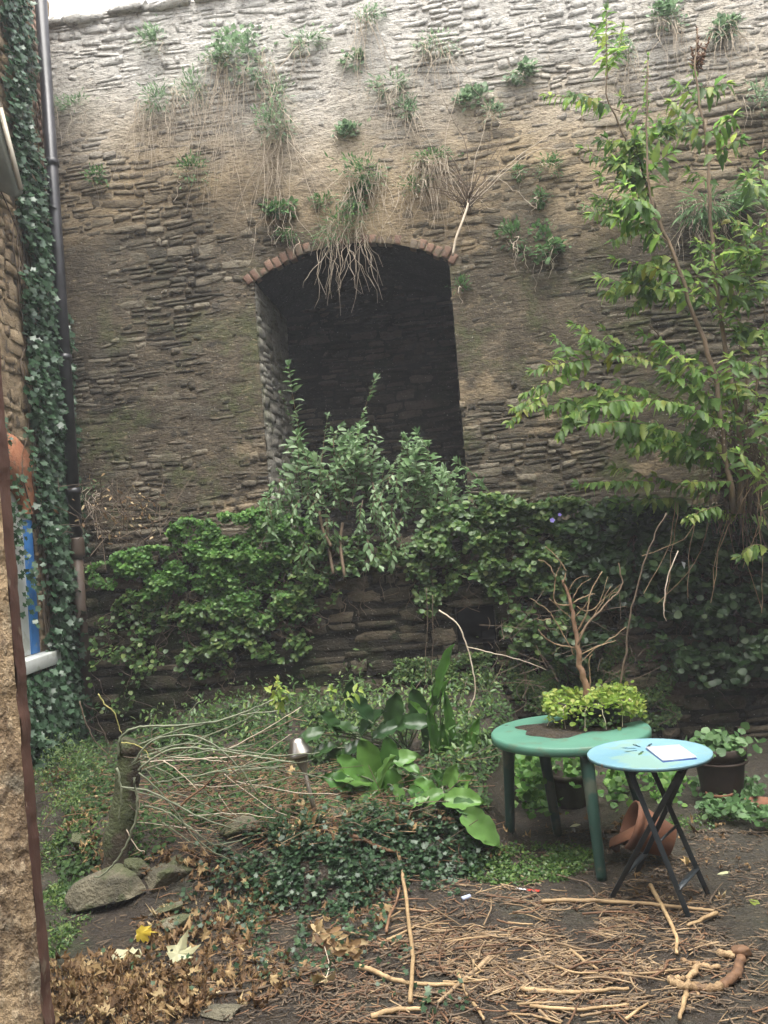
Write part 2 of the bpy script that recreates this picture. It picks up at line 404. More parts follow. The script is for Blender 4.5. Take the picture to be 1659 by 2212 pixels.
M_JAMB = mat_wall('jamb_stone', [(0, (.24, .22, .18)), (.4, (.36, .33, .28)), (.75, (.46, .43, .37)), (1, (.56, .53, .46))], (.50, .45, .35), (.26, .28, .16), GLARE_GREY, zt=9)
M_SOIL = None

# ---- upper wall with the arched recess
uL, zL = UZ(548, 612); uR, zR = UZ(970, 562)
SPR = (zL+zR)/2 + .0; RISE = .27; HW = (uR-uL)/2; UC = (uL+uR)/2; RAD = (HW*HW+RISE*RISE)/(2*RISE); ZC = SPR+RISE-RAD
RING = .125; DEEP = 1.45; LEDGE = 1.86
WTOP = UZ(330, 22)[1]; UA, UB = -3.22, 5.2
print('arch', uL, uR, SPR, 'top', WTOP)
def arch_z(u, rad=None):
    rad = rad or RAD; d = abs(u-UC)
    return ZC + math.sqrt(max(rad*rad-d*d, 0))
upper = MB()
E2 = HW
col = lambda a, b, s=.025: np.linspace(a, b, max(2, int((b-a)/s)))
topf = lambda u: WTOP + .02*math.sin(u*3)
panel(upper, W0, WU, WN, col(UA, UC-HW), lambda u: LEDGE-.5, topf, 210, .0125, 1, tint=.5, base=.004)
panel(upper, W0, WU, WN, col(UC+HW, UB), lambda u: LEDGE-.5, topf, 210, .0125, 1, tint=.5, base=.004)
panel(upper, W0, WU, WN, col(UC-HW, UC+HW), lambda u: arch_z(u), topf, 150, .0125, 1, tint=.5, base=.004)
def uhole(z, h):
    if z < SPR - .02: return [(UC-HW+.004+.014*math.sin(z*37+1)*math.sin(z*11), UC+HW-.006+.016*math.sin(z*31)*math.sin(z*13+2))]
    ext = RAD+RING; zz = z-h*.35-ZC
    if zz < ext:
        d = math.sqrt(max(ext*ext-zz*zz, 0)); d = min(d, HW+.11)
        return [(UC-d, UC+d)]
    return []
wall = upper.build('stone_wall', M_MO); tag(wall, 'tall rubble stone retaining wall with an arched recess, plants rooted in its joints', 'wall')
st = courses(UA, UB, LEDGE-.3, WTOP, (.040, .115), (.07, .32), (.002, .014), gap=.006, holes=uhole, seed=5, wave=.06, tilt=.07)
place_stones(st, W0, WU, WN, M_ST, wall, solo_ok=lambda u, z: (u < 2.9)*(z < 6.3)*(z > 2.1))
# coping stones along the top
cp = [(u, WTOP+.03+.02*math.sin(u*5), .42, .10, .07, rng.normal(0, .03)) for u in np.arange(UA+.2, UB, .44)]
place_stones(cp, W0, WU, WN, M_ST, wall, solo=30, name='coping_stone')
tb = MB(); tb.hexa([wp(UA, WTOP-.1, -.02), wp(UB, WTOP-.1, -.02), wp(UB, WTOP-.1, -.6), wp(UA, WTOP-.1, -.6), wp(UA, WTOP+.05, -.02), wp(UB, WTOP+.05, -.02), wp(UB, WTOP+.05, -.6), wp(UA, WTOP+.05, -.6)])
tb.hexa([wp(UA, 0, -1.7), wp(UB, 0, -1.7), wp(UB, 0, -1.9), wp(UA, 0, -1.9), wp(UA, WTOP-.1, -1.7), wp(UB, WTOP-.1, -1.7), wp(UB, WTOP-.1, -1.9), wp(UA, WTOP-.1, -1.9)])
tb.hexa([wp(UA, WTOP-.4, -.6), wp(UB, WTOP-.4, -.6), wp(UB, WTOP-.4, -1.9), wp(UA, WTOP-.4, -1.9), wp(UA, WTOP, -.6), wp(UB, WTOP, -.6), wp(UB, WTOP, -1.9), wp(UA, WTOP, -1.9)])
tb.build('wall_core', M_MO, wall)
# recess lining
nb = MB()
jt = lambda s: lambda u: s
panel(nb, W0+WU*(UC-HW), -WN, WU, col(0, DEEP, .03), lambda u: LEDGE-.3, lambda u: SPR+.01, 80, .014, 4)
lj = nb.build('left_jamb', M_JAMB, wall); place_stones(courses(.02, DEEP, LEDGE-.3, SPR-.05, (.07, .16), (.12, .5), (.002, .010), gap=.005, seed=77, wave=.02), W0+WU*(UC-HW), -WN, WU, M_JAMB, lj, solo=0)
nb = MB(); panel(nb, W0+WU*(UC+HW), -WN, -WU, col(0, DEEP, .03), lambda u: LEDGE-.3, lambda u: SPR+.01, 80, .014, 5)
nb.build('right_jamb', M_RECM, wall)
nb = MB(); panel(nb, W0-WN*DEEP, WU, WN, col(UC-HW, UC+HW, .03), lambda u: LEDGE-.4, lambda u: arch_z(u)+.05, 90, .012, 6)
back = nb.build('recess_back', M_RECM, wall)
bs = [s for s in courses(UC-HW, UC+HW, LEDGE-.3, SPR+RISE, (.06, .12), (.12, .36), (.004, .018), seed=8, wave=.04) if s[1] < arch_z(s[0])-.04]
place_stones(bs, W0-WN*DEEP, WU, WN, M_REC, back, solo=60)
vm = MB(); an = np.linspace(-math.asin(HW/RAD), math.asin(HW/RAD), 40); ys = np.linspace(.0, DEEP, 30)
Aa, Yy = np.meshgrid(an, ys, indexing='ij'); rr = RAD + fbm(Aa*14, Yy*6, 1.0)*.010
Vv = wp(UC+rr*np.sin(Aa), ZC+rr*np.cos(Aa), -Yy)
i = np.arange(39)[:, None]*30; j = np.arange(29)[None]
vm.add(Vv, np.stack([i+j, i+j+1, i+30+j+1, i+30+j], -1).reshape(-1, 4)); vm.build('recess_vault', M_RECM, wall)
fl = MB(); fl.hexa([wp(UC-HW, LEDGE-.4, 0), wp(UC+HW, LEDGE-.4, 0), wp(UC+HW, LEDGE-.4, -DEEP), wp(UC-HW, LEDGE-.4, -DEEP), wp(UC-HW, LEDGE-.02, 0), wp(UC+HW, LEDGE-.02, 0), wp(UC+HW, LEDGE-.02, -DEEP), wp(UC-HW, LEDGE-.02, -DEEP)])
fl.build('recess_floor', M_MO2, wall)
# arch bricks
amax = math.asin(HW/RAD)+.035; nbk = 27; V0, Q0 = None, None
for k in range(nbk):
    if k in (9, 13, 14, 20): continue                      # bricks lost behind the plants
    a0 = -amax + 2*amax*k/nbk; a1 = -amax+2*amax*(k+1)/nbk; g = .004
    r0 = RAD-.004+rng.normal(0, .006); r1 = RAD+RING-.03+rng.normal(0, .014); f = .016+rng.normal(0, .006); b_ = -.10
    pts = []
    for off in (f, b_):
        for (a, r) in ((a0+g, r0), (a1-g, r0), (a1-g, r1), (a0+g, r1)):
            pts.append(wp(UC+r*math.sin(a), ZC+r*math.cos(a), off))
    c = [pts[4], pts[5], pts[1], pts[0], pts[7], pts[6], pts[2], pts[3]]
    bk = MB().hexa(c, float(rng.random())).build('brick', M_BRK, wall, bevel=.009)

# ---- lower wall, ledge and the square drain opening
O2 = W0+WN*LOFF
hu0, hz0 = UZ(990, 1392, LOFF); hu1, hz1 = UZ(1066, 1308, LOFF)
su0, sz0 = UZ(1062, 1530, LOFF); su1 = su0+.075
def lkeep(u, z): return ~(((u > hu0) & (u < hu1) & (z > hz0) & (z < hz1)) | ((u > hu1-.11) & (u < hu1-.01) & (z > .3) & (z < hz0+.01)))
LA = UZ(192, 1400, LOFF)[0]
lm = MB(); panel(lm, O2, WU, WN, col(LA, UB, .03), lambda u: -.3, lambda u: LEDGE+.03*math.sin(2*u), 76, .014, 11, keep=lkeep)
low = lm.build('garden_wall', M_MO2); tag(low, 'low mossy stone garden wall half hidden by creepers, a square drain hole in it', 'wall')
def lhole(z, h):
    o = []
    if z+h/2 > hz0 and z-h/2 < hz1: o.append((hu0, hu1))
    elif .3 < z < hz0+.02: o.append((hu1-.11, hu1-.01))
    return o
ls = courses(LA, UB, -.1, LEDGE-.03, (.075, .17), (.14, .50), (.015, .05), gap=.013, holes=lhole, seed=12, wave=.02)
place_stones(ls, O2, WU, WN, M_ST2, low, solo_ok=lambda u, z: (u < 2.8)*(z > .5))
place_stones([((hu0+hu1)/2-.02, hz1+.035, .42, .075, .055, .03)], O2, WU, WN, M_ST, low, solo=1)
eb = MB(); eb.hexa([wp(LA+.01, -.2, LOFF-.02), wp(LA+.08, -.2, LOFF-.02), wp(LA+.08, -.2, 0), wp(LA+.01, -.2, 0), wp(LA+.01, LEDGE-.06, LOFF-.02), wp(LA+.08, LEDGE-.06, LOFF-.02), wp(LA+.08, LEDGE-.06, 0), wp(LA+.01, LEDGE-.06, 0)]); eb.build('wall_end', M_MO2, low)
hb = MB()
for (a, b, c, d) in ((hu0, hu1, hz0, hz1), (hu1-.115, hu1-.005, .25, hz0+.03)):
    q = [wp(a, c, LOFF), wp(b, c, LOFF), wp(b, d, LOFF), wp(a, d, LOFF), wp(a, c, LOFF-.7), wp(b, c, LOFF-.7), wp(b, d, LOFF-.7), wp(a, d, LOFF-.7)]
    hb.add(q, [(4, 5, 6, 7), (0, 1, 5, 4), (1, 2, 6, 5), (2, 3, 7, 6), (3, 0, 4, 7)])
hb.build('drain_hole', mat_simple('hole_shade', (.006, .006, .005), (.014, .012, .01), 5, .95), low)  # near-black lining: the shade inside the hole is put into its colour
# ledge soil between the walls
lg = MB(); us = col(LA, UB, .06); vs = np.linspace(-.03, LOFF+.01, 14); Uu, Vw = np.meshgrid(us, vs, indexing='ij')
Zz = LEDGE - .04 + fbm(Uu*3, Vw*5, 2)*.03 + .05*(1-Vw/LOFF)
lg.add(wp(Uu, Zz, Vw), (lambda i, j: np.stack([i+j, i+j+1, i+14+j+1, i+14+j], -1).reshape(-1, 4))(np.arange(len(us)-1)[:, None]*14, np.arange(13)[None]))

# ------------------------------------------------------------------ ground
mg, nt, b, out = newmat('damp_soil'); n = NT(nt)
f1 = n.noise(1.3, detail=6, rough=.65); f2 = n.noise(14, detail=6, rough=.7); f3 = n.vor(70)
c = n.mix(n.rng(f2, .3, .7), (.013, .009, .006), (.040, .028, .017))
c = n.mix(n.rng(f1, .50, .64, 0, .7), c, (.050, .050, .034))
c = n.mix(n.rng(n.noise(.9, detail=6), .56, .68, 0, .6), c, (.035, .055, .018))
gx = n.rng(n.math('ADD', n.z('X'), n.math('MULTIPLY', f1, .8)), 1.35, 1.9, 0, .75)
c = n.mix(gx, c, n.mix(n.rng(f2, .35, .7), (.022, .019, .013), (.052, .044, .029)))
c = n.mix(n.rng(n.noise(45, detail=3), .60, .72, 0, .6), c, (.17, .12, .07))
n.L.new(c, b.inputs['Base Color']); n.L.new(n.rng(f1, .35, .65, .45, .85), b.inputs['Roughness'])
n.bump(b, n.math('ADD', n.math('MULTIPLY', f3, .4), n.math('ADD', f2, n.noise(60, detail=4))), 1.0, .02)
M_SOIL = mg
led = lg.build('ledge_soil', M_SOIL, low)
xs = np.unique(np.concatenate([np.linspace(-60, -3.6, 12), np.linspace(-3.6, 4.6, 260), np.linspace(4.6, 60, 12)]))
ysg = np.unique(np.concatenate([np.linspace(-60, 1.5, 12), np.linspace(1.5, 8.6, 230), np.linspace(8.6, 60, 12)]))
Xg, Yg = np.meshgrid(xs, ysg, indexing='ij'); Zg = Hfull(Xg, Yg)
far = ss(5, 8, np.abs(Xg)) + ss(9.5, 12, Yg) + ss(1.6, 0, Yg); Zg = Zg*(1-np.clip(far, 0, 1))
ny = len(ysg); i = np.arange(len(xs)-1)[:, None]*ny; j = np.arange(ny-1)[None]
ground = link('ground', mk_mesh('ground', np.stack([Xg, Yg, Zg], -1), np.stack([i+j, i+ny+j, i+ny+j+1, i+j+1], -1).reshape(-1, 4), None, None, True), M_SOIL)
tag(ground, kind='structure')

# ------------------------------------------------------------------ the building on the left: stone wall, arched window, brick corner
LX = -3.02; CORN = 8.3 + 3.02*math.tan(TH)                 # corner depth
LU = A(0, 1, 0); LN = A(1, 0, 0); LO = A(LX, 0, 0)
M_BS = mat_simple('house_stone', (.24, .17, .10), (.50, .38, .24), 5, .9, .9, .02, spots=(9, .56, (.10, .08, .06)))
M_WHITE = mat_simple('white_paint', (.62, .64, .62), (.74, .76, .74), 6, .5, .15, .002, spots=(7, .56, (.38, .39, .33), .6))
M_BLUE = mat_simple('blue_paint', (.045, .18, .50), (.06, .25, .62), 8, .5, .2, .002, spots=(18, .60, (.22, .27, .30)))
M_TERRA = mat_simple('orange_render', (.36, .135, .065), (.48, .21, .11), 9, .85, .9, .012, spots=(11, .55, (.22, .12, .07)))
def LP(px, py): # pixel on the left wall -> (depth, z)
    d = ray(px, py); t = LX/d[0]; p = CAMP+d*t; return p[1], p[2]
wy1 = LP(80, 1300)[0]; wz0 = LP(75, 1412)[1]; wz_spr = LP(72, 1112)[1]; wz_top = LP(40, 948)[1]
wy0 = wy1 - .86; wc = (wy0+wy1)/2; wr = (wy1-wy0)/2
print('window', wy0, wy1, wz0, wz_spr, wz_top)
WH = 7.6
hm = MB(); wtopw = lambda u: wz_spr + math.sqrt(max(wr*wr-(u-wc)**2, 0))*.95
panel(hm, LO, LU, LN, col(2.6+.9, wy0, .04), lambda u: -.2, lambda u: WH, 150, .016, 21)
panel(hm, LO, LU, LN, col(wy1, CORN+.3, .04), lambda u: -.2, lambda u: WH, 150, .016, 21)
panel(hm, LO, LU, LN, col(wy0, wy1, .02), lambda u: wtopw(u), lambda u: WH, 110, .016, 21)
panel(hm, LO, LU, LN, col(wy0, wy1, .04), lambda u: -.2, lambda u: wz0, 60, .016, 21)
hm.hexa([(LX-.5, 3.5, -.2), (LX-.3, 3.5, -.2), (LX-.3, CORN+2, -.2), (LX-.5, CORN+2, -.2), (LX-.5, 3.5, WH), (LX-.3, 3.5, WH), (LX-.3, CORN+2, WH), (LX-.5, CORN+2, WH)])
house = hm.build('stone_house', M_BS); tag(house, 'old stone house side with an arched blue and white window, ivy over its corner', 'house')
def hh(z, h):
    o = [(CORN-.34, CORN+.1)]
    if wz0-.02 < z < wz_spr: o.append((wy0-.01, wy1+.01))
    elif wz_spr <= z < wz_spr+wr+.2:
        R_ = wr+.2; d = math.sqrt(max(R_*R_-(z-wz_spr)**2, 0)); o.append((wc-d, wc+d))
    return o
place_stones(courses(5.2, CORN+.05, .0, WH-.1, (.10, .20), (.12, .38), (.008, .026), gap=.012, holes=hh, seed=31), LO, LU, LN, M_BS, house, solo=200, solo_ok=lambda u, z: u > 6.8)
zq = .1; k = 0
while zq < WH-.1:                                           # brick quoins up the corner
    w = .225 if k % 2 else .33
    MB().box((LX-.05, CORN-w, zq), (LX+.022+.004*random.random(), CORN-.005, zq+.068), random.random()).build('brick', M_BRK, house)
    zq += .078; k += 1
# window: brick and render arch, blue frame, white panelled shutter, sill
am = MB(); n_ = 22; aa = np.linspace(0, math.pi, n_)
for ins, outr, x in ((wr-.23, wr+.19, LX+.03),):
    pi_ = [(x, wc-ins*math.cos(a), wz_spr+ins*math.sin(a)*.95) for a in aa]; x = LX+.03; po = [(x, wc-outr*math.cos(a), wz_spr+outr*math.sin(a)*1.05) for a in aa]
    pb = [(LX-.01, p[1], p[2]) for p in pi_]; pob = [(LX-.02, p[1], p[2]) for p in po]
    am.add(pi_+po+pb+pob, [(i, i+1, n_+i+1, n_+i) for i in range(n_-1)]+[(i, 2*n_+i, 2*n_+i+1, i+1) for i in range(n_-1)]+[(n_+i, n_+i+1, 3*n_+i+1, 3*n_+i) for i in range(n_-1)])
am.build('window_arch', M_TERRA, house)
wm = MB(); xw = LX-.012
V = [(xw, wc-(wr-.0)*math.cos(a), wz_spr+wr*math.sin(a)*.95) for a in aa]; V += [(xw, wy0, wz0), (xw, wy1, wz0), (xw, wc, wz_spr)]
wm.add(V, None, [(i, i+1, n_+2) for i in range(n_-1)]+[(0, n_+2, n_), (n_-1, n_+1, n_+2), (n_, n_+2, n_+1)])
for q in range(0):
    z0_ = wz0+.06+q*(wz_spr-wz0)/9.2
    wm.box((xw, wy0+.08, z0_), (xw+.014, wy1-.10, z0_+.10), .3)
win = wm.build('window', M_WHITE, house)
MB().box((LX-.03, wy1-.17, wz0), (LX+.002, wy1-.002, wz_spr-.05)).build('window_frame', M_BLUE, win, bevel=.003); MB().box((LX-.03, wy0+.002, wz0), (LX+.03, wy0+.055, wz_spr)).build('window_frame', M_BLUE, win, bevel=.003)
sl = MB(); s0 = P(60, 1440, wy1-.1); sl.box((LX-.08, wy0-.1, wz0-.115), (LX+.14, wy1+.10, wz0-.005)); sl.build('window_sill', M_WHITE, win, bevel=.008)

# drainpipe in the corner: black upper length, brown lower length
M_PIPE = mat_simple('pipe_black', (.022, .022, .026), (.05, .048, .055), 5, .38, .2, .003)
M_PIPEB = mat_simple('pipe_brown', (.075, .050, .034), (.12, .082, .058), 4, .6, .3, .003, spots=(5, .55, (.07, .07, .05)))
pt = P(83, 30, CORN-.55); pbm = P(172, 1150, CORN-.55)
pxy = P(128, 600, CORN-.42)
pipe = thing('drainpipe', 'round drainpipe in the corner beside the ivy, black above and brown below', 'drainpipe')
zj = PZ(176, 1175, 0)[2]; zj = P(176, 1170, CORN-.42)[2]
MB().tube([(pxy[0], pxy[1], zj), (pxy[0], pxy[1], 7.4)], .056, 20).build('upper_pipe', M_PIPE, pipe, True)
MB().tube([(pxy[0]-.01, pxy[1], H(pxy[0], pxy[1])-.05), (pxy[0]-.01, pxy[1], zj-.12)], .066, 20).build('lower_pipe', M_PIPEB, pipe, True)
MB().tube([(pxy[0]-.005, pxy[1], zj-.16), (pxy[0]-.005, pxy[1], zj-.10), (pxy[0], pxy[1], zj+.02), (pxy[0], pxy[1], zj+.04)], [.07, .073, .066, .06], 20).build('pipe_joint', M_PIPEB, pipe, True)
for zc in (3.75, 5.6, 2.5):
    MB().tube([(pxy[0], pxy[1], zc-.03), (pxy[0], pxy[1], zc+.03)], .068, 20).build('pipe_collar', M_PIPE, pipe, True)
# second thin pipe behind it (the pale strip beside the black pipe)
# near pier at the picture's left edge
pe = P(20, 1430, 3.0); pe2 = P(83, 2212, 3.0); PXE = (pe[0]+pe2[0])/2
print('pier x', pe[0], pe2[0])
lean = (pe[0]-pe2[0])/(pe[2]-pe2[2]); PXE = pe2[0]+.018+lean*(0-pe2[2]); SK = lambda V: V + (V[:, 2:3]*lean)*A(1, 0, 0)
pm = MB(); panel(pm, (0, 3.0, 0), A(1, 0, 0), A(0, -1, 0), col(PXE-.7, PXE, .012), lambda u: -.1, lambda u: 3.4, 300, .012, 41); pm.V = [SK(v) for v in pm.V]
mp, nt, b, out = newmat('weathered_pier'); n = NT(nt)
f1 = n.noise(5, n.stretch(1.5, 1, .6), 6, .7); f2 = n.noise(28, n.stretch(1, 1, .5), 5, .7); f3 = n.noise(11, None, 4, .6)
c = n.mix(n.rng(f1, .35, .62), (.15, .10, .060), (.48, .35, .21)); c = n.mix(n.rng(f2, .5, .66, 0, .8), c , (.66, .52, .35)); c = n.mix(n.rng(f3, .56, .66, 0, .75), c, (.11, .075, .05))
c = n.mix(n.rng(n.noise(3.3, None, 5, .6), .55, .66, 0, .7), c, (.27, .25, .19))
n.L.new(c, b.inputs['Base Color']); b.inputs['Roughness'].default_value = .9; n.bump(b, n.math('ADD', f2, n.math('ADD', f1, f3)), 1, .03)
pier = pm.build('gate_pier', mp); tag(pier, 'rough tan stone pier cut off at the picture edge, rust brown side', 'pier')
M_RUST = mat_simple('rust_brown', (.10, .045, .035), (.17, .085, .06), 5, .75, .5, .006, stretch=(1, 1, .5), spots=(7, .58, (.22, .17, .12)))
ps = MB(); panel(ps, (PXE+.001, 3.0, 0), A(0, 1, 0), A(1, 0, 0), np.linspace(-.006, .075, 8), lambda u: -.1, lambda u: 3.4, 260, .011, 43); ps.box((PXE-.7, 3.02, -.1), (PXE-.02, 3.07, 3.4)); ps.V = [SK(v) for v in ps.V]; ps.build('pier_side', M_RUST, pier)
M_GG = mat_simple('weathered_board', (.13, .14, .11), (.21, .21, .17), 3, .8, .3, .004)
M_BEIGE = mat_simple('beige_paint', (.50, .45, .36), (.60, .55, .45), 3, .7, .3, .004)
bd = thing('leaning_board', 'grey green board with a pale edge fixed high on the house wall', 'board')
q = [P(-60, 60, 7.2), P(0, 236, 7.2), P(45, 412, 7.3), P(30, 425, 7.2), P(-60, 380, 7.1)]
V = [tuple(x) for x in q]+[tuple(x+A(0, .05, 0)) for x in q]
MB().add(V, [(i, (i+1) % 5, 5+(i+1) % 5, 5+i) for i in range(5)], [(0, 4, 3), (0, 3, 2), (0, 2, 1), (5, 7, 8), (5, 8, 9), (5, 6, 7)]).build('panel', M_GG, bd)
MB().bar(q[0]+A(.01, -.02, .0), q[1]+A(.01, -.02, 0), .03, .03).bar(q[1]+A(.01, -.02, 0), q[2]+A(.01, -.02, 0), .03, .03).build('edge_strip', M_BEIGE, bd)
M_SW = M_ST2
sw = MB().box((4.75, -1.2, -.2), (5.1, 7.7, 6.6)).build('added_shade_wall', M_MO2); tag(sw, 'unseen tall wall added beyond the right picture edge to shade the yard', 'wall')  # unseen wall, added to darken the lower yard
# the house the photograph was taken from, behind the viewpoint: unseen, its height raised to shade the yard
hb = MB(); hb.box((-7, -1.6, -.2), (7, -1.2, 8.6)); hs = hb.build('rear_house', M_BS); tag(hs, 'stone house behind the viewpoint, facing the yard', 'house')
# ------------------------------------------------------------------ leaf templates: x along the leaf, y across, z up
def strip_leaf(n=4, w=.16, curve=.25, fold=.12, serr=0.0, base=.08, peak=.35):
    V = []; 
    for i in range(n+1):
        t = i/n
        ww = w*((t/peak)**.75 if t < peak else max(0, (1-((t-peak)/(1-peak))**1.6))) if t > 0 else w*base
        if serr and 0 < i < n: ww *= 1+serr*(1 if i % 2 else -1)
        zc = -curve*t*t
        V += [(t, -ww, zc+fold*ww*2), (t, 0, zc), (t, ww, zc+fold*ww*2)]
    T = []
    for i in range(n):
        a = 3*i; b_ = 3*(i+1)
        T += [(a, a+1, b_+1), (a, b_+1, b_), (a+1, a+2, b_+2), (a+1, b_+2, b_+1)]
    return np.array(V, float), np.array(T)
def fan_leaf(rad, cup=.1, x0=.5, sx=1.0, sy=1.0, crump=0.0, seed=0):
    r = np.random.default_rng(seed); k = len(rad); V = [(x0, 0, 0)]
    for i, (a, d) in enumerate(rad):
        V.append((x0+d*sx*math.cos(a), d*sy*math.sin(a), cup*d*d + r.normal(0, crump)))
    return np.array(V, float), np.array([(0, 1+i, 1+(i+1) % k) for i in range(k)])
def ring(k, f): return [(2*math.pi*i/k, f(2*math.pi*i/k)) for i in range(k)]
T_LANCE = strip_leaf(5, .19, .30, .18); T_LANCE2 = strip_leaf(3, .16, .15, .15)
T_NARROW = strip_leaf(3, .10, .2, .1)
T_SER = strip_leaf(8, .19, .28, .22, .12)
T_ROUND = fan_leaf(ring(9, lambda a: .5-.12*(abs(a-math.pi) < .5)), .35)
T_SMALL = fan_leaf(ring(6, lambda a: .5), .2)
T_HEART = fan_leaf([(0, .62), (.7, .5), (1.5, .52), (2.3, .55), (2.9, .5), (math.pi, .3), (3.38, .5), (3.98, .55), (4.78, .52), (5.58, .5)], .25)
T_IVY = fan_leaf([(0, .62), (.45, .33), (.95, .55), (1.5, .33), (2.2, .50), (math.pi, .25), (4.08, .50), (4.78, .33), (5.33, .55), (5.83, .33)], .15)
T_MAPLE = [fan_leaf([(0, .62), (.22, .36), (.5, .42), (.62, .26), (.95, .60), (1.25, .34), (1.5, .38), (1.8, .24), (2.2, .42), (2.8, .22), (math.pi, .28), (3.5, .22), (4.08, .42), (4.48, .24), (4.78, .38), (5.03, .34), (5.33, .60), (5.66, .26), (5.78, .42), (6.06, .36)], .5*(s-1.5), .5, sy=(.9, .45, .7, .32)[s], crump=.17, seed=s) for s in range(4)]
def frame(ax, n):
    x = nrm(ax); z = nrm(n - (n*x).sum(-1, keepdims=True)*x); y = np.cross(z, x)
    return np.stack([x, y, z], -1)
class Leaves:
    """leaves of one plant; build() makes the nearest ones objects of their own, the rest one joined part"""
    def __init__(s): s.p = []; s.R = []; s.s = []; s.t = []; s.k = []
    def add(s, pos, ax, nn, size, tint=None, k=0, wid=None):
        pos = np.atleast_2d(pos); n = len(pos)
        ax = np.broadcast_to(ax, (n, 3)); nn = np.broadcast_to(nn, (n, 3)); size = np.broadcast_to(size, (n,))
        wid = np.ones(n) if wid is None else np.broadcast_to(wid, (n,))
        s.p.append(pos); s.R.append(frame(ax, nn)); s.s.append(np.stack([size, size*wid, size], -1))
        s.t.append(rng.random(n) if tint is None else np.broadcast_to(tint, (n,))); s.k.append(np.full(n, k)); return s
    def build(s, tpl, mat, parent, solo=0, name='leaf', mass='foliage', kind='stuff'):
        p = np.concatenate(s.p); R = np.concatenate(s.R); sc = np.concatenate(s.s); t = np.concatenate(s.t); kk = np.concatenate(s.k)
        tpls = tpl if isinstance(tpl, list) else [tpl]
        n = len(p); rest = np.ones(n, bool)
        if solo:
            vis = sc[:, 0]/np.maximum(np.linalg.norm(p-CAMP, axis=1), .1)*(1+.3*rng.random(n))
            pick = np.argsort(-vis)[:solo]; rest[pick] = False
            mes = []
            for (V, T) in tpls:
                for tv in range(4):
                    me = mk_mesh(name, V, None, T, {'tint': np.full(len(V), tv*.18), 'solo': np.full(len(V), .45)}); me.materials.append(mat); mes.append(me)
            for q in pick:
                me = mes[int(kk[q])*4 + int(min(3, t[q]*4))]; o = bpy.data.objects.new(name, me); COL.objects.link(o); o.parent = parent
                M = Matrix((R[q]*sc[q][None, :]).tolist()).to_4x4(); M.translation = p[q].tolist(); o.matrix_local = M
        mb = MB()
        for k, (V, T) in enumerate(tpls):
            m_ = rest & (kk == k)
            if not m_.any(): continue
            X = np.einsum('nij,nkj->nki', R[m_]*sc[m_][:, None, :], np.broadcast_to(V, (m_.sum(),)+V.shape)) + p[m_][:, None]
            TT = T[None]+(np.arange(m_.sum())*len(V))[:, None, None]
            mb.add(X.reshape(-1, 3), None, TT.reshape(-1, 3), np.repeat(t[m_], len(V)))
        if mb.n: 
            o = mb.build(mass, mat, parent)
            if kind: tag(o, kind=kind)
            return o
def rdir(n, base, spread):
    return nrm(np.asarray(base, float)+rng.normal(0, spread, (n, 3)))

g = lambda *c: [(i/(len(c)-1), x) for i, x in enumerate(c)]
M_IVYD = mat_leaf('ivy_leaf', g((.028, .064, .030), (.048, .098, .050), (.075, .135, .080), (.16, .23, .16)), .22, .15)
M_IVYS = mat_leaf('small_ivy_leaf', g((.020, .048, .022), (.035, .075, .035), (.06, .115, .055), (.09, .15, .07)), .35, .2)
M_TUFT_GLARE = mat_leaf('glare_tuft_leaf', g((.14, .22, .13), (.22, .32, .20), (.32, .42, .28)), .5, .35)  # paler tone paints the glare onto the high tufts
M_BUD = mat_leaf('buddleia_leaf', g((.075, .15, .042), (.125, .23, .058), (.20, .33, .08), (.36, .42, .11)), .42, .6, old=(.28, .25, .05))
M_BUD2 = mat_leaf('grey_green_leaf', g((.075, .15, .060), (.12, .21, .085), (.18, .29, .13), (.32, .42, .27)), .5, .35)
M_TUFT = mat_leaf('tuft_leaf', g((.065, .135, .050), (.10, .20, .075), (.17, .28, .12)), .5, .35)
M_FERN = mat_leaf('creeper_leaf', g((.055, .14, .03), (.08, .20, .04), (.13, .27, .055), (.20, .33, .09)), .5, .35)
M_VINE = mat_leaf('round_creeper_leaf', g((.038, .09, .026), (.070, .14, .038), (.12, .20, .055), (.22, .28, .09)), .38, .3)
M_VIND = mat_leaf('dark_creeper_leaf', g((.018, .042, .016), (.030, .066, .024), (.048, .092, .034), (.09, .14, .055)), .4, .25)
M_LIME = mat_leaf('lime_leaf', g((.11, .19, .035), (.19, .29, .05), (.30, .38, .08), (.42, .42, .14)), .45, .4, var=.2)
M_BERG = mat_leaf('bergenia_leaf', g((.042, .11, .026), (.065, .16, .035), (.125, .25, .055), (.09, .17, .085)), .34, .25, var=.25)
M_MOSS = mat_leaf('moss_leaf', g((.022, .055, .015), (.038, .085, .020), (.07, .13, .032)), .7, .25)
M_DEAD = mat_leaf('dead_leaf', g((.12, .068, .032), (.27, .165, .078), (.44, .31, .15), (.60, .49, .29)), .7, .2, var=.5)
M_YEL = mat_leaf('yellow_leaf', g((.55, .42, .05), (.65, .50, .07)), .5, .3, var=.1)
M_PALE = mat_leaf('pale_leaf', g((.50, .52, .30), (.62, .60, .40)), .5, .3, var=.1)
M_STRAW = mat_simple('straw', (.17, .11, .060), (.37, .265, .155), 9, .8, .2, .002)
M_DRYST = mat_simple('dry_stem', (.50, .41, .31), (.72, .62, .50), 9, .85, .2, .002)
M_TWIG = mat_simple('twig_bark', (.085, .060, .040), (.19, .14, .095), 14, .85, .4, .003)
M_BARK = mat_simple('bark', (.12, .085, .055), (.24, .17, .11), 11, .85, .6, .006, stretch=(1, 1, .4))
M_GREENST = mat_simple('pale_green_cane', (.12, .14, .085), (.25, .27, .18), 10, .6, .2, .002)
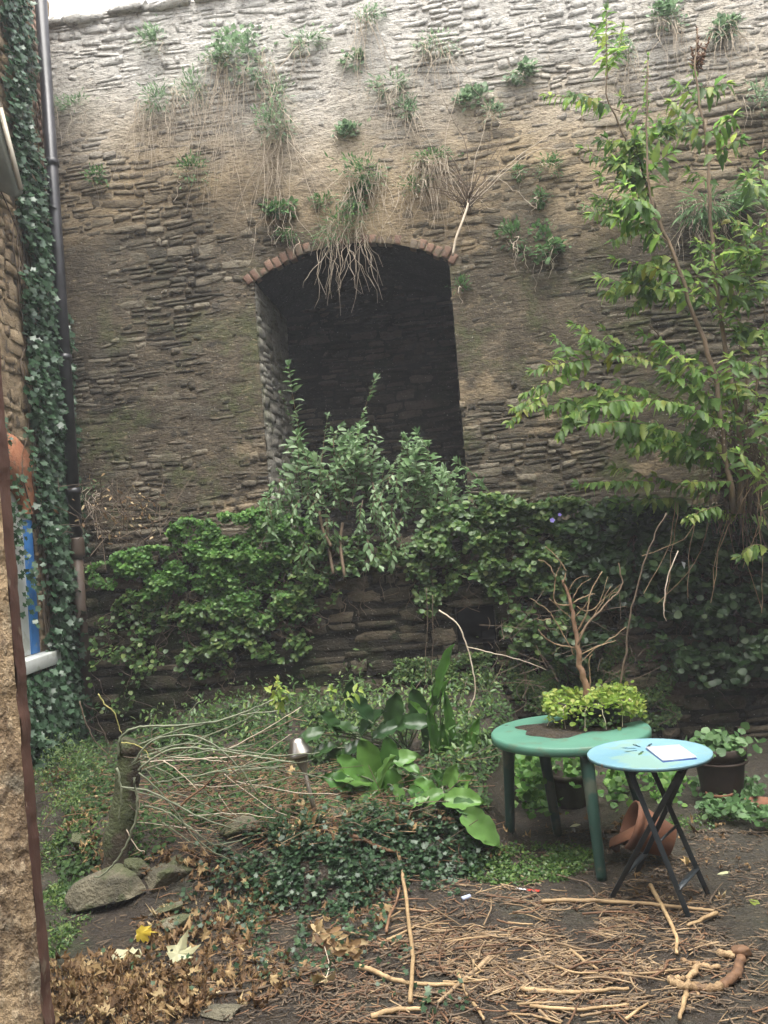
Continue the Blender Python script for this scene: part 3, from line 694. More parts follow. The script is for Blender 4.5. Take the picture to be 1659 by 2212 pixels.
M_TAN = mat_simple('peeled_wood', (.30, .20, .10), (.50, .35, .19), 12, .7, .4, .003, stretch=(1, 1, 1), spots=(14, .62, (.20, .12, .06)))
M_TANB = mat_simple('brown_wood', (.11, .058, .032), (.24, .13, .068), 12, .75, .5, .004)

ZU = A(0, 0, 1)
# ------------------------------------------------------------------ ivy on the corner of the house
ivy = thing('ivy', 'thick dark ivy covering the corner of the stone house beside the drainpipe', 'ivy', loc=(LX, 7.5, 0))
ivy.location = (0, 0, 0)
L = Leaves(); Ls = Leaves(); n = 30000
yy = rng.uniform(5.9, CORN+.02, n); zz = rng.uniform(.0, 7.5, n)
dens = fbm(yy*2.5, zz*1.3, 0, 51)*.9
edge = wy1+.02 + .05*np.sin(zz*5) + .0*zz                        # ivy begins past the window
inside = (yy > edge - .10*ss(2.0, 1.2, zz)*8 + .25*(zz > wz_top+.15)*0)
ab = zz > wz_top + .12
_e = sorted([LP(x_, y_)[::-1] for x_, y_ in ((58, 950), (44, 800), (34, 560), (24, 420), (8, 300), (2, 150))]); le = np.interp(zz, [e_[0] for e_ in _e], [e_[1] for e_ in _e])
leftedge = np.where(ab, le + .05*np.sin(zz*7.1), np.where(zz < wz0-.12, 6.0+.35*np.sin(zz*3), edge))
rightedge = np.where(zz > 4.3, CORN-.36 - .10*(zz-4.3) + .10*np.sin(zz*4), CORN-.06)
keep = (yy > leftedge) & (yy < rightedge) & (dens > -.42)
yy, zz = yy[keep], zz[keep]; n = len(yy)
thick = .05 + .13*(fbm(yy*3, zz*2, 0, 52)*.5+.5) + .05*(zz < 2.2)
pos = np.stack([LX+thick*rng.uniform(.35, 1.15, n), yy, zz], -1)
ax = nrm(np.stack([rng.normal(.25, .35, n), rng.normal(-.25, .55, n), rng.normal(-.75, .35, n)], -1))
nn = nrm(np.stack([rng.normal(1, .35, n), rng.normal(-.5, .45, n), rng.normal(.55, .4, n)], -1))
L.add(pos, ax, nn, rng.uniform(.040, .085, n)); L.build(T_IVY, M_IVYD, ivy, solo=300)
sm = MB()
for i in range(46):
    y0 = rng.uniform(wy1+.05, CORN-.1); pts = [(LX+.03, y0+.06*math.sin(k*1.1+i)+.02*k*rng.normal(), .1+k*.5) for k in range(int(rng.integers(5, 15)))]
    sm.tube(smooth_path(pts, 3, .006), .006, 4, rng.random())
sm.build('stems', M_TWIG, ivy)
# stray sprigs across the shutter and sill
L = Leaves(); n = 900; yy = wy0+(wy1-wy0)*rng.random(n)**1.6*.95; zz = rng.uniform(wz0-.3, wz_top+.1, n); k = (fbm(yy*4, zz*4, 0, 54) > .05); yy, zz = yy[k], zz[k]
L.add(np.stack([LX+rng.uniform(.03, .12, k.sum()), yy, zz], -1), rdir(k.sum(), (.2, -.2, -.8), .4), rdir(k.sum(), (1, -.5, .4), .4), rng.uniform(.04, .07, k.sum())); L.build(T_IVY, M_IVYD, ivy, mass='stray_sprigs')
# looser bright weeds at the foot of the house corner
foot = thing('weed_patch', 'soft bright green weeds at the foot of the ivy beside the rough pier', 'weeds')
L = Leaves()
for (px, py, r, dd, n) in ((165, 1740, 45, 5.6, 700), (150, 1960, 40, 4.7, 600), (125, 1860, 45, 5.2, 600), (140, 2090, 40, 4.2, 250), (215, 1700, 40, 5.9, 300), (190, 1800, 40, 5.4, 350), (120, 1950, 35, 4.8, 350), (200, 1860, 40, 5.2, 250), (180, 1640, 30, 6.6, 200), (140, 1640, 40, 6.6, 500), (110, 1700, 45, 6.0, 500), (160, 1690, 45, 6.1, 500), (100, 1780, 35, 5.6, 400), (115, 2120, 30, 4.0, 150)):
    c = P(px, py, dd); q = c + rng.normal(0, 1, (n, 3))*A(r*dd/FPX*.6, .12, r*dd/FPX*.6)
    q[:, 2] = np.maximum(q[:, 2], H(q[:, 0], q[:, 1])+.01); q = np.concatenate([q, q+rng.normal(0, .03, q.shape)*A(1, 1, .3)]); n *= 2; kp = fbm(q[:, 0]*6, q[:, 1]*4, q[:, 2]*5, 61, 3) > -.08; q = q[kp]; n = len(q)
    L.add(q, rdir(n, (.1, -.3, -.1), .6), rdir(n, (.2, -.5, .9), .4), rng.uniform(.010, .036, n))
L.build(T_LANCE2, M_VINE, foot)

# ------------------------------------------------------------------ tufts rooted in the joints of the tall wall
TUFTS = [ # px, py, radius px, dry stems, stem length px, leaf kind, what sets it apart
 (335, 215, 30, 26, 125, 'leftmost of the big green tufts high on the wall, pale dry stems hanging under it'),
 (415, 200, 36, 34, 110, 'wide green tuft high on the wall over a curtain of short dry stems'),
 (528, 125, 52, 50, 210, 'largest green tuft near the wall top with the longest hanging dry stems'),
 (602, 205, 24, 12, 120, 'small tuft just under the right edge of the largest high tuft'),
 (590, 275, 40, 34, 170, 'dense tuft straight below the largest high tuft, dry stems trailing far down'),
 (415, 370, 30, 7, 50, 'lone round bright tuft on the tan wall left of the arch'),
 (665, 88, 26, 10, 60, 'pale misty tuft near the wall top right of the largest tuft'),
 (765, 132, 17, 4, 60, 'small pale tuft high above the arch crown'),
 (845, 182, 24, 14, 90, 'bushy tuft high above the right half of the arch with stems below'),
 (878, 242, 20, 14, 150, 'narrow tuft with one long bundle of dry stems leading down right'),
 (750, 284, 20, 3, 40, 'small neat tuft midway between wall top and arch'),
 (785, 372, 40, 34, 130, 'big bright tuft above the arch centre, dry stems fanning below'),
 (892, 402, 27, 10, 90, 'round glossy tuft to the right of the big one above the arch'),
 (768, 420, 24, 10, 60, 'darker straggly tuft just under the big one above the arch'),
 (742, 494, 46, 44, 120, 'dark spreading tuft on the arch crown, dry stems hanging into the recess'),
 (600, 450, 24, 10, 80, 'thin tuft above the left shoulder of the arch'),
 (628, 505, 18, 5, 40, 'little tuft on the left shoulder of the arch bricks'),
 (928, 342, 26, 50, 110, 'tuft above the arch right side with a dense skirt of straw'),
 (1020, 215, 26, 4, 50, 'glossy tuft high on the wall above the dead twiggy bush'),
 (1064, 242, 18, 3, 40, 'small tuft close beside the glossy one above the dead bush'),
 (940, 92, 26, 26, 120, 'straw tangled tuft near the wall top, right of centre'),
 (790, 30, 22, 18, 150, 'topmost tuft by the wall top with long pale stems'),
 (1122, 155, 22, 3, 40, 'yellowish tuft near the wall top left of the tall leafy shrub'),
 (1186, 362, 24, 3, 30, 'rounded tuft between the dead bush and the leafy shrub'),
 (1166, 426, 15, 2, 30, 'small tuft under the rounded one left of the leafy shrub'),
 (1106, 515, 26, 6, 60, 'grey green tuft at arch height right of the recess'),
 (1176, 534, 30, 8, 60, 'loose sprawling tuft on a pale patch right of the recess'),
 (994, 618, 15, 3, 40, 'tiny star shaped tuft beside the right spring of the arch'),
 (160, 228, 26, 6, 60, 'dim tuft high up close beside the drainpipe'),
 (206, 382, 19, 3, 30, 'dim small tuft on the left, lower than the one by the pipe'),
 (335, 92, 24, 5, 40, 'faint pale tuft near the wall top on the left'),
 (1640, 215, 32, 5, 50, 'tuft on the wall at the far right under the pale lime streak'),
 (1345, 105, 26, 18, 110, 'tuft behind the tall upright shoot of the shrub'),
 (1440, 35, 26, 24, 110, 'straw bearing tuft at the wall top on the right'),
 (1530, 440, 48, 60, 70, 'broad grassy clump of pale blades behind the leafy shrub'),
 (1450, 300, 26, 5, 30, 'tuft half hidden between two upright shrub stems'),
 (700, 432, 18, 3, 30, 'small low tuft left of the big one above the arch'),
 (1120, 372, 15, 2, 20, 'little tuft right beside the dead twiggy bush'),
 (1300, 470, 30, 5, 40, 'tuft low on the wall behind the left twigs of the shrub'),
 (1560, 60, 22, 22, 90, 'dry tuft at the wall top on the far right'),
 (470, 120, 20, 8, 90, 'thin tuft at the left flank of the largest high tuft'),
 (205, 1060, 20, 14, 60, 'withered tuft low on the wall beside the drainpipe'),
]
for (px, py, r, ns, ln, lab) in TUFTS:
    base = W(px, py, .02); sc = np.linalg.norm(base-CAMP)/FPX; R_ = r*sc
    o = thing('wall_plant', lab, 'wall plant', 'green tufts growing out of the tall stone wall')
    dryish = 'withered' in lab; gras = 'grassy' in lab
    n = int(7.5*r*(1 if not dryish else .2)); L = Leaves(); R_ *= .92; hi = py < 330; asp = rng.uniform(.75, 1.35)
    q = rng.normal(0, .52, (n, 3))*A(asp, 1, 1/asp); ctr = rng.normal(0, .45, (4, 3)); q = q*.75 + ctr[rng.integers(0, 4, n)]
    pos = base + WN*R_*.45 + q[:, :1]*WU*R_*1.05 + q[:, 1:2]*WN*R_*.55 + q[:, 2:]*ZU*R_*.8
    out_ = nrm(q[:, :1]*WU + (.7+q[:, 1:2])*WN + (q[:, 2:]+.15)*ZU)
    if gras:
        L.add(pos, nrm(out_+A(0, 0, -.3)), WN+ZU, rng.uniform(.10, .20, n), wid=.35); L.build(T_LANCE2, M_TUFT, o, mass='blades')
    else:
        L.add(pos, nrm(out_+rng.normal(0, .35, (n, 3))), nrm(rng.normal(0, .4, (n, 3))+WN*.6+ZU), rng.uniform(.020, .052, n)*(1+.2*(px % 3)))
        L.build(T_LANCE2 if px % 3 else T_HEART, M_TUFT_GLARE if hi else M_TUFT, o)
    mb = MB()
    for i in range(int(ns*.95)):
        a = rng.uniform(-1, 1); p0 = base + WU*a*R_*1.2 + ZU*(R_*rng.uniform(-.9, .4)) + WN*.05
        ll = ln*sc*rng.uniform(.35, 1.35); k = 8; sw = rng.normal(.10*a, .26); t = np.linspace(0, 1, k)[:, None]
        pts = p0 + ZU*(-ll*t) + WU*(sw*ll*t) + WN*(.05*np.sin(t*3)) + np.cumsum(rng.normal(0, .020, (k, 3)), 0)
        mb.tube(pts, np.linspace(rng.uniform(.0026, .0050), .0014, k), 3, rng.random(), False)
    if mb.n: tag(mb.build('dry_stems', M_DRYST, o), kind='stuff')

# ------------------------------------------------------------------ general shoot with opposite leaf pairs
def shoot(st, L, pts, leaf, step=.05, r=.004, droop=.5, k=0, start=.15, tipn=4, spread=.9, tint=None, shrink=.45):
    pts = np.asarray(pts, float); seg = np.linalg.norm(np.diff(pts, axis=0), axis=1); tot = seg.sum()
    st.tube(pts, np.linspace(r, r*.4, len(pts)), 5, rng.random(), False)
    s = tot*start; cum = np.concatenate([[0], np.cumsum(seg)]); i = 0
    while s < tot:
        j = min(np.searchsorted(cum, s)-1, len(seg)-1); f = (s-cum[j])/seg[j]; p = pts[j]*(1-f)+pts[j+1]*f; d = nrm(pts[j+1]-pts[j])
        side = nrm(np.cross(d, ZU if i % 2 == 0 else A(1, .3, .2))+1e-6)
        sz = leaf*(1-shrink*(s/tot))*rng.uniform(.7, 1.15)
        for sg in (-1, 1):
            if rng.random() < .12: continue
            ax = nrm(side*sg*spread + d*.55 + A(0, 0, -droop*rng.uniform(.3, 1.3)) + rng.normal(0, .15, 3))
            L.add(p, ax, nrm(ZU+rng.normal(0, .35, 3)-A(0, .85, 0)), sz, tint, k)
        s += step*rng.uniform(.75, 1.25)*(1-.35*s/tot); i += 1
    d = nrm(pts[-1]-pts[-2])
    for q in range(tipn):
        L.add(pts[-1], nrm(d*1.0+rng.normal(0, .45, 3)), nrm(ZU*.7-A(0, .8, 0)+rng.normal(0, .3, 3)), leaf*.45, tint, k)

# ------------------------------------------------------------------ big shrub on the right
def PP(lst, D):   # (px, py[, depth])
    return np.array([P(a[0], a[1], a[2] if len(a) > 2 else D) for a in lst])
BD = 6.9
bud = thing('leafy_shrub', 'tall leggy shrub with drooping lance leaves and brown stems on the right', 'shrub')
st = MB(); L = Leaves()
mains = [
 [(1585, 1110), (1545, 830), (1500, 680), (1440, 520), (1404, 420), (1398, 300), (1399, 130)],
 [(1600, 1110), (1592, 900), (1548, 630), (1536, 470), (1522, 290), (1503, 150), (1508, 60)],
 [(1440, 520), (1405, 420), (1380, 350), (1350, 300), (1312, 200), (1312, 50)],
 [(1620, 1110), (1640, 800), (1662, 600)], [(1605, 1110), (1615, 880), (1600, 700), (1560, 560)],
 [(1590, 1000), (1500, 850), (1450, 760), (1400, 700)],
 [(1640, 1100), (1665, 700), (1655, 420), (1650, 300)],
]
for k_, mpt in enumerate(mains):
    p = PP(mpt, BD+.1*k_-.2); rr = np.linspace(.022 if k_ < 2 else .013, .004, 5*(len(p)-1)+1)
    st.tube(smooth_path(p, 5, .008), rr, 6, rng.random())
sh = [ # start, tip, leaf size
 ((1400, 440), (1312, 300), .10), ((1400, 400), (1260, 320), .10), ((1398, 330), (1340, 210), .09), ((1312, 170), (1310, 22), .10), ((1316, 230), (1235, 200), .10), ((1315, 150), (1345, 60), .08), ((1312, 120), (1285, 60), .08),
 ((1398, 300), (1400, 120), .06), ((1340, 240), (1180, 205), .09), ((1420, 480), (1350, 400), .12), ((1430, 510), (1300, 380), .12), ((1405, 430), (1370, 300), .13), ((1400, 380), (1450, 330), .12), ((1440, 520), (1330, 470), .12),
 ((1520, 280), (1450, 220), .11), ((1515, 240), (1460, 180), .11), ((1512, 190), (1570, 180), .12), ((1522, 290), (1585, 250), .12), ((1530, 340), (1600, 300), .11), ((1536, 400), (1490, 370), .10), ((1512, 200), (1495, 150), .09),
 ((1525, 300), (1440, 270), .11), ((1380, 350), (1420, 260), .10), ((1395, 390), (1330, 350), .14), ((1410, 440), (1360, 430), .15),
 ((1500, 640), (1400, 600), .13), ((1500, 640), (1300, 600), .12), ((1480, 600), (1330, 560), .10), ((1480, 610), (1430, 560), .12), ((1500, 660), (1440, 620), .13), ((1400, 600), (1310, 630), .12),
 ((1545, 640), (1500, 610), .14), ((1545, 600), (1600, 600), .14), ((1600, 640), (1655, 620), .13), ((1560, 640), (1620, 650), .13), ((1600, 700), (1655, 720), .16), ((1615, 740), (1580, 660), .12), ((1545, 560), (1620, 540), .12), ((1640, 650), (1600, 580), .12),
 ((1640, 800), (1590, 780), .13), ((1640, 500), (1580, 480), .12), ((1650, 450), (1610, 380), .12), ((1655, 560), (1570, 520), .12), ((1655, 420), (1640, 340), .12), ((1640, 860), (1600, 840), .12),
 ((1545, 830), (1430, 740), .13), ((1500, 800), (1380, 760), .12), ((1450, 770), (1390, 720), .10), ((1560, 870), (1440, 800), .13), ((1430, 790), (1330, 770), .07), ((1500, 850), (1420, 790), .12),
 ((1580, 930), (1400, 860), .13), ((1400, 870), (1280, 880), .13), ((1540, 900), (1450, 870), .12), ((1450, 870), (1340, 830), .12), ((1330, 850), (1180, 880), .13), ((1380, 860), (1250, 820), .11), ((1560, 960), (1480, 900), .13),
 ((1590, 980), (1420, 920), .13), ((1420, 920), (1270, 915), .13), ((1450, 930), (1330, 900), .12), ((1400, 925), (1340, 950), .12), ((1580, 1000), (1480, 960), .12), ((1560, 980), (1420, 960), .11),
 ((1300, 770), (1180, 790), .10), ((1290, 760), (1240, 700), .10), ((1280, 780), (1270, 720), .09), ((1240, 800), (1130, 850), .10), ((1260, 790), (1150, 800), .09), ((1180, 850), (1100, 910), .10), ((1200, 820), (1110, 880), .10), ((1230, 770), (1200, 730), .09),
 ((1590, 1040), (1490, 1040), .10), ((1560, 1060), (1420, 1030), .10), ((1420, 1040), (1250, 1045), .10), ((1420, 1050), (1330, 1010), .10), ((1500, 1080), (1400, 1080), .11), ((1400, 1080), (1330, 1090), .10),
 ((1620, 1050), (1655, 980), .10), ((1630, 980), (1655, 900), .11), ((1620, 930), (1560, 850), .11), ((1640, 1000), (1590, 930), .11), ((1655, 1180), (1600, 1200), .11), ((1500, 1000), (1440, 980), .10), ((1480, 970), (1420, 940), .09),
 ((1560, 900), (1500, 830), .12), ((1520, 840), (1480, 760), .12), ((1600, 850), (1520, 790), .12), ((1655, 1120), (1560, 1110), .09), ((1560, 1090), (1480, 1120), .08),
]
for (a, b_, lf) in sh:
    da = BD+rng.uniform(-.35, .35); db = da+rng.uniform(-.35, .15)
    p0 = P(*a, da); p1 = P(*b_, db); mid = (p0+p1)/2+A(0, 0, .04)*rng.uniform(-.3, 1)+rng.normal(0, .012, 3)
    shoot(st, L, smooth_path([p0, mid, p1], 4), lf*1.6, .046, .0045, .8, 0)
for i in range(42):
    tx, ty = rng.uniform(1490, 1680), rng.uniform(430, 1060)
    if tx < 1540 and 620 < ty: continue
    da = BD+rng.uniform(-.5, .4); p0 = P(tx+rng.uniform(-50, 60), ty+rng.uniform(40, 110), da); p1 = P(tx, ty, da-.15); shoot(st, L, smooth_path([p0, (p0+p1)/2+A(0, 0, .03), p1], 4), rng.uniform(.12, .19), .05, .003, .8, 0)
for (a, b_) in (((1400, 330), (1330, 300)), ((1400, 420), (1330, 440)), ((1380, 360), (1300, 340)), ((1390, 460), (1290, 440)), ((1420, 500), (1370, 520)), ((1410, 300), (1440, 240)), ((1395, 280), (1345, 330)), ((1440, 560), (1360, 590)), ((1430, 600), (1350, 640)), ((1380, 880), (1310, 850)), ((1450, 940), (1380, 980)), ((1350, 780), (1290, 740)), ((1270, 880), (1230, 920))):
    for q_ in range(2):
        p0, p1 = P(a[0]+rng.normal(0, 12), a[1]+rng.normal(0, 12), BD), P(b_[0]+rng.normal(0, 18), b_[1]+rng.normal(0, 18), BD-.1); shoot(st, L, smooth_path([p0, (p0+p1)/2+A(0, 0, .03), p1], 4), .19, .045, .003, .8, 0)
st.build('branches', M_BARK, bud, True)
L.build([T_SER], M_BUD, bud, solo=300)
fl_ = MB()
for (a, b_) in (((1508, 150), (1505, 55)), ((1512, 145), (1535, 75)), ((1506, 148), (1492, 100))):
    q0, q1 = P(*a, BD), P(*b_, BD)
    for i in range(45):
        t = i/45; c = q0*(1-t)+q1*t; fl_.tube([c, c+rng.normal(0, .028*(1.1-t), 3)], [.008, .005], 4, rng.random())
fl_.build('seed_heads', M_TANB, bud)
# brown fibrous mass at its foot
ft = thing('dead_stem_mass', 'dense brown mass of dead stems with tiny pale seed heads under the tall shrub', 'dead plant')
mb = MB()
for i in range(500):
    c = P(rng.normal(1595, 30), rng.normal(1010, 45), 6.95+rng.uniform(-.15, .15)); d = A(rng.normal(0, .06), rng.normal(0, .03), rng.normal(-.12, .10))*1.4
    mb.tube([c, c+d*.5+rng.normal(0, .01, 3), c+d], .004, 3, rng.random(), False)
tag(mb.build('dead_stems', M_TWIG, ft), kind='stuff'); mb = MB()
for i in range(170):
    c = P(rng.normal(1530, 28), rng.normal(965, 34), 6.7+rng.uniform(-.1, .1)); mb.tube([c, c+A(0, 0, .012)], [.006, .004], 4, rng.random())
tag(mb.build('seed_heads', mat_simple('pale_seed', (.42, .33, .29), (.55, .46, .42)), ft), kind='stuff')
mb = MB()
for i in range(12):
    x0 = rng.uniform(1380, 1640); p0 = P(x0, rng.uniform(1000, 1100), 6.75); p1 = P(x0+rng.normal(-40, 60), rng.uniform(1150, 1330), 6.65)
    mb.tube(smooth_path([p0, (p0+p1)/2+rng.normal(0, .06, 3), p1], 4, .006), .0026, 4, rng.random(), False)
mb.build('hanging_stems', M_STRAW, ft)

# ------------------------------------------------------------------ shrub growing in front of the recess
cs = thing('grey_green_shrub', 'grey green shrub filling the foot of the arched recess, two tall leafy shoots', 'shrub')
st = MB(); L = Leaves()
def cshoot(a, b_, lf, D=7.9, dr=.25, sp=.9): 
    p0 = P(*a, D); p1 = P(*b_, D+rng.uniform(-.15, .15)); mid = (p0+p1)/2+rng.normal(0, .02, 3)
    shoot(st, L, smooth_path([p0, mid, p1], 4), lf, .05, .004, dr, 0, .1, 5, sp, None, .35)
cshoot((662, 1010), (622, 790), .15, 7.9, .15); cshoot((768, 1020), (810, 818), .15, 7.9, .15); cshoot((650, 1030), (606, 850), .08); cshoot((690, 1040), (708, 898), .10); cshoot((750, 1020), (775, 940), .09)
for i in range(125):
    x = rng.uniform(575, 1020); top = 945 + 75*abs((x-790)/220)**1.6 + 30*math.sin(x*.055)+16*math.sin(x*.13+1); top += rng.exponential(48)
    b0 = (x+rng.normal(0, 25), top+rng.uniform(50, 110)); cshoot(b0, (x+rng.normal(0, 14), top), rng.uniform(.09, .17), rng.uniform(7.45, 7.95), .2)
for i in range(38):
    x = rng.uniform(590, 1000); y = rng.uniform(1070, 1180); cshoot((x-rng.normal(0, 22), y-50), (x, y+rng.uniform(0, 30)), rng.uniform(.07, .10), rng.uniform(7.3, 7.6), .2)
for (x, y) in ((820, 1225), (790, 1225), (845, 1228), (670, 1235), (640, 1230)): cshoot((x+rng.normal(0, 15), y-60), (x, y), .11, 7.25, .5)
for (a, b_) in (((720, 1240), (705, 1120)), ((745, 1250), (740, 1130)), ((715, 1180), (690, 1105))):
    st.tube(smooth_path([P(*a, 7.4), (P(*a, 7.4)+P(*b_, 7.6))/2+rng.normal(0, .02, 3), P(*b_, 7.6)], 4), .014, 6)
st.build('branches', M_BARK, cs, True); L.build([T_LANCE], M_BUD2, cs, solo=300)

# ------------------------------------------------------------------ creepers on the ledge and down the garden wall
def creeper(name, label, cat, blobs, tpl, mat, size, n, stems=40, offr=(.03, .2), drop=.6, solo=0, wid=None):
    """blobs: (px, py, rx, ry, weight) on the garden wall"""
    o = thing(name, label, cat); L = Leaves(); W_ = np.array([b[4] for b in blobs], float); W_ /= W_.sum()
    for b_, w in zip(blobs, W_):
        k = int(n*w); a = rng.uniform(0, 2*math.pi, k); rr = np.sqrt(rng.random(k))
        px = b_[0]+b_[2]*rr*np.cos(a); py = b_[1]+b_[3]*rr*np.sin(a)
        clump = fbm(px/38, py/30, 0, 77, 3); m_ = clump > -.12+rng.normal(0, .12, k); px, py, clump = px[m_], py[m_], clump[m_]
        hk = ~((np.abs(px-1080) < 16) & (py > 1390) & (rng.random(len(px)) < .9)) & ~((np.abs(px-1030) < 48) & (np.abs(py-1352) < 56) & (rng.random(len(px)) < .96)); px, py, clump = px[hk], py[hk], clump[hk]
        off = LOFF + offr[0] + (offr[1]-offr[0])*(clump*.7+.5)*rng.uniform(.4, 1.1, len(px))
        pos = np.array([W(x, y, f) for x, y, f in zip(px, py, off)]); k = len(pos)
        if k == 0: continue
        ax = rdir(k, A(0, -.35, -drop), .5); nn = rdir(k, A(-.05, -.65, 1.0), .35)
        L.add(pos, ax, nn, rng.uniform(size[0], size[1], k), np.clip(rng.normal(.42, .25, k)+clump*.3, 0, 1))
    mb = MB()
    for i in range(stems):
        b_ = blobs[int(rng.choice(len(blobs), p=W_))]; x = b_[0]+rng.uniform(-1, 1)*b_[2]; y = b_[1]+rng.uniform(-1, .4)*b_[3]
        pts = [W(x+rng.normal(0, 8)+k*rng.normal(0, 5), y+k*22, LOFF+.07+.05*rng.random()) for k in range(int(rng.integers(3, 8)))]
        mb.tube(smooth_path(pts, 3, .004), .0035, 3, rng.random(), False)
    if mb.n: tag(mb.build('stems', M_TWIG, o), kind='stuff')
    L.build(tpl, mat, o, solo=solo); return o
creeper('ledge_creeper', 'bright fresh green creeper spilling over the left end of the garden wall', 'creeper',
   [(470, 1150, 110, 45, 3), (330, 1215, 95, 38, 2.2), (520, 1205, 110, 50, 4), (440, 1260, 150, 55, 4), (620, 1150, 60, 40, 1.2), (330, 1260, 70, 30, 1), (560, 1290, 80, 60, 2), (230, 1240, 50, 30, .5), (560, 1130, 60, 35, 1)], T_HEART, M_FERN, (.016, .036), 21000, 40)
creeper('wall_creeper', 'dark clump forming creeper hanging down the middle of the garden wall', 'creeper',
   [(330, 1320, 90, 50, 2), (450, 1340, 110, 60, 3), (600, 1340, 90, 90, 3), (690, 1270, 45, 45, .8), (440, 1430, 60, 35, .8), (300, 1400, 60, 60, .4), (920, 1280, 30, 50, .35), (680, 1200, 110, 50, 2), (820, 1185, 150, 32, 2.2), (940, 1230, 60, 60, 1), (250, 1430, 60, 120, .5)], T_HEART, M_VINE, (.022, .046), 10000, 90)
creeper('round_leaf_creeper', 'round leaved green creeper over the garden wall around the drain hole', 'creeper',
   [(1060, 1110, 95, 45, 3), (1150, 1140, 90, 55, 3), (1060, 1200, 60, 60, 2), (1130, 1250, 80, 60, 2.4), (1220, 1120, 80, 50, 2.4), (1115, 1360, 30, 50, .8), (1040, 1165, 60, 50, 1.5), (1180, 1330, 60, 80, 1.2), (960, 1150, 60, 60, 1.2), (1170, 1200, 70, 60, 2), (1330, 1100, 130, 28, 2), (1480, 1120, 120, 30, 1.6), (1600, 1120, 80, 30, .8)], T_ROUND, M_VINE, (.026, .056), 13500, 60, (.04, .3), solo=300)
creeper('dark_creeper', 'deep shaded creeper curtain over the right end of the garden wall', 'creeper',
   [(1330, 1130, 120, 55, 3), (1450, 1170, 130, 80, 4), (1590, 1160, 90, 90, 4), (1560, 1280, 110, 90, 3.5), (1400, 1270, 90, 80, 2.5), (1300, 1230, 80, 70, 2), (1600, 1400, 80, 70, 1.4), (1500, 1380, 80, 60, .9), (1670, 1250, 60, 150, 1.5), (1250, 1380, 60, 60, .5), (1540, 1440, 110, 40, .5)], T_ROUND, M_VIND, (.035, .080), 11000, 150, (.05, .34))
creeper('small_ivy',  'fine small leaved green ivy sheet low on the garden wall behind the table', 'ivy',
   [(1300, 1420, 90, 60, 3), (1170, 1440, 90, 70, 3), (1250, 1500, 140, 50, 4), (1400, 1450, 60, 70, 1.5), (1380, 1540, 90, 40, 1.5), (900, 1445, 110, 25, 1.0), (1030, 1460, 60, 60, 1.2)], T_IVY, M_VINE, (.014, .032), 24000, 20, (.01, .09))
# dead twigs added on the ledge by the pipe to fill its shadow gap
lt = thing('shadow_gap_twigs', 'dead brown twigs and withered leaves added in the shadow gap of the ledge beside the drainpipe', 'dead plant'); mb = MB(); L = Leaves()
for i in range(90):
    p0 = P(rng.normal(270, 60), rng.normal(1110, 35), 7.9+rng.uniform(-.2, .2)); d = rng.normal(0, .12, 3)+A(0, 0, .03); mb.tube([p0-d, p0+rng.normal(0, .012, 3), p0+d], .0035, 3, rng.random(), False)
mb.build('twigs', M_TWIG, lt)
q = np.array([P(rng.normal(270, 50), rng.normal(1100, 30), 7.8) for i in range(110)]); L.add(q, rdir(110, (0, -.2, -.5), .6), rdir(110, (0, -.6, .6), .5), rng.uniform(.03, .08, 110)); L.build(T_LANCE2, M_DEAD, lt, mass='withered_leaves')
# dead bush on the wall right of the arch
db = thing('dead_bush', 'dead twiggy brown bush on the wall with one pale cut stem hanging from it', 'dead bush'); mb = MB()
for i in range(60):
    c = P(1008+rng.normal(0, 6), 440+rng.normal(0, 10), 8.0); a = rng.normal(.15, .75); ll = rng.exponential(.28)+.12; ll = min(ll, 1.0)*(1 if abs(a) < .7 else .6)
    e = c + A(math.sin(a)*ll, rng.uniform(-.12, .10), math.cos(a)*ll); mb.tube(smooth_path([c, (c+e)/2+rng.normal(0, .06, 3), e], 4, .006), np.linspace(.005, .0015, 9), 4, rng.random(), False)
mb.build('twigs', M_TWIG, db); MB().tube(smooth_path([P(1012, 440, 7.95), P(1000, 475, 7.9), P(985, 515, 7.88), P(978, 552, 7.88)], 5), .011, 7).build('cut_stem', M_DRYST, db, True)
mb = MB()
for pts in ([(1010, 440), (960, 330), (992, 180)], [(1010, 440), (1030, 330), (1060, 230)], [(1012, 440), (1130, 330), (1260, 250), (1300, 245)], [(1015, 445), (1150, 330), (1320, 320)], [(1012, 440), (1060, 380), (1110, 410), (1160, 450)]):
    mb.tube(smooth_path(PP(pts, 7.95), 6, .006), .0026, 4, .5, False)
mb.build('long_stems', M_DRYST, db)
# ------------------------------------------------------------------ green plastic table
M_GRN = mat_simple('green_plastic', (.060, .175, .125), (.085, .225, .16), 3, .60, .25, .002, spots=(9, .56, (.075, .13, .085), .7))
M_GRND = mat_simple('green_plastic_leg', (.020, .060, .048), (.032, .08, .062), 4, .5, .2, .003, spots=(5, .52, (.10, .10, .07), .6))
TZ = .665
feet = [PZ(1103, 1806, .03), PZ(1299, 1888, .03), PZ(1205, 1792, .03), PZ(1392, 1768, .03)]
e0, e1 = PZ(1063, 1577, TZ), PZ(1407, 1572, TZ); tc = PZ(1234, 1576, TZ); TR = .445
tc = (e0+e1)/2; TR = np.linalg.norm(e1-e0)/2; print('green table', tc, TR, feet)
gt = thing('plastic_table', 'round green plastic garden table carrying the potted bare shrub', 'table', loc=(0, 0, 0))
prof = [(.0, TZ), (TR*.965, TZ), (TR*.985, TZ-.003), (TR, TZ-.010), (TR, TZ-.046), (TR-.006, TZ-.050), (TR-.012, TZ-.046), (TR-.014, TZ-.014), (0, TZ-.012)]
MB().lathe(prof, (tc[0], tc[1], 0), 72).build('tabletop', M_GRN, gt, True)
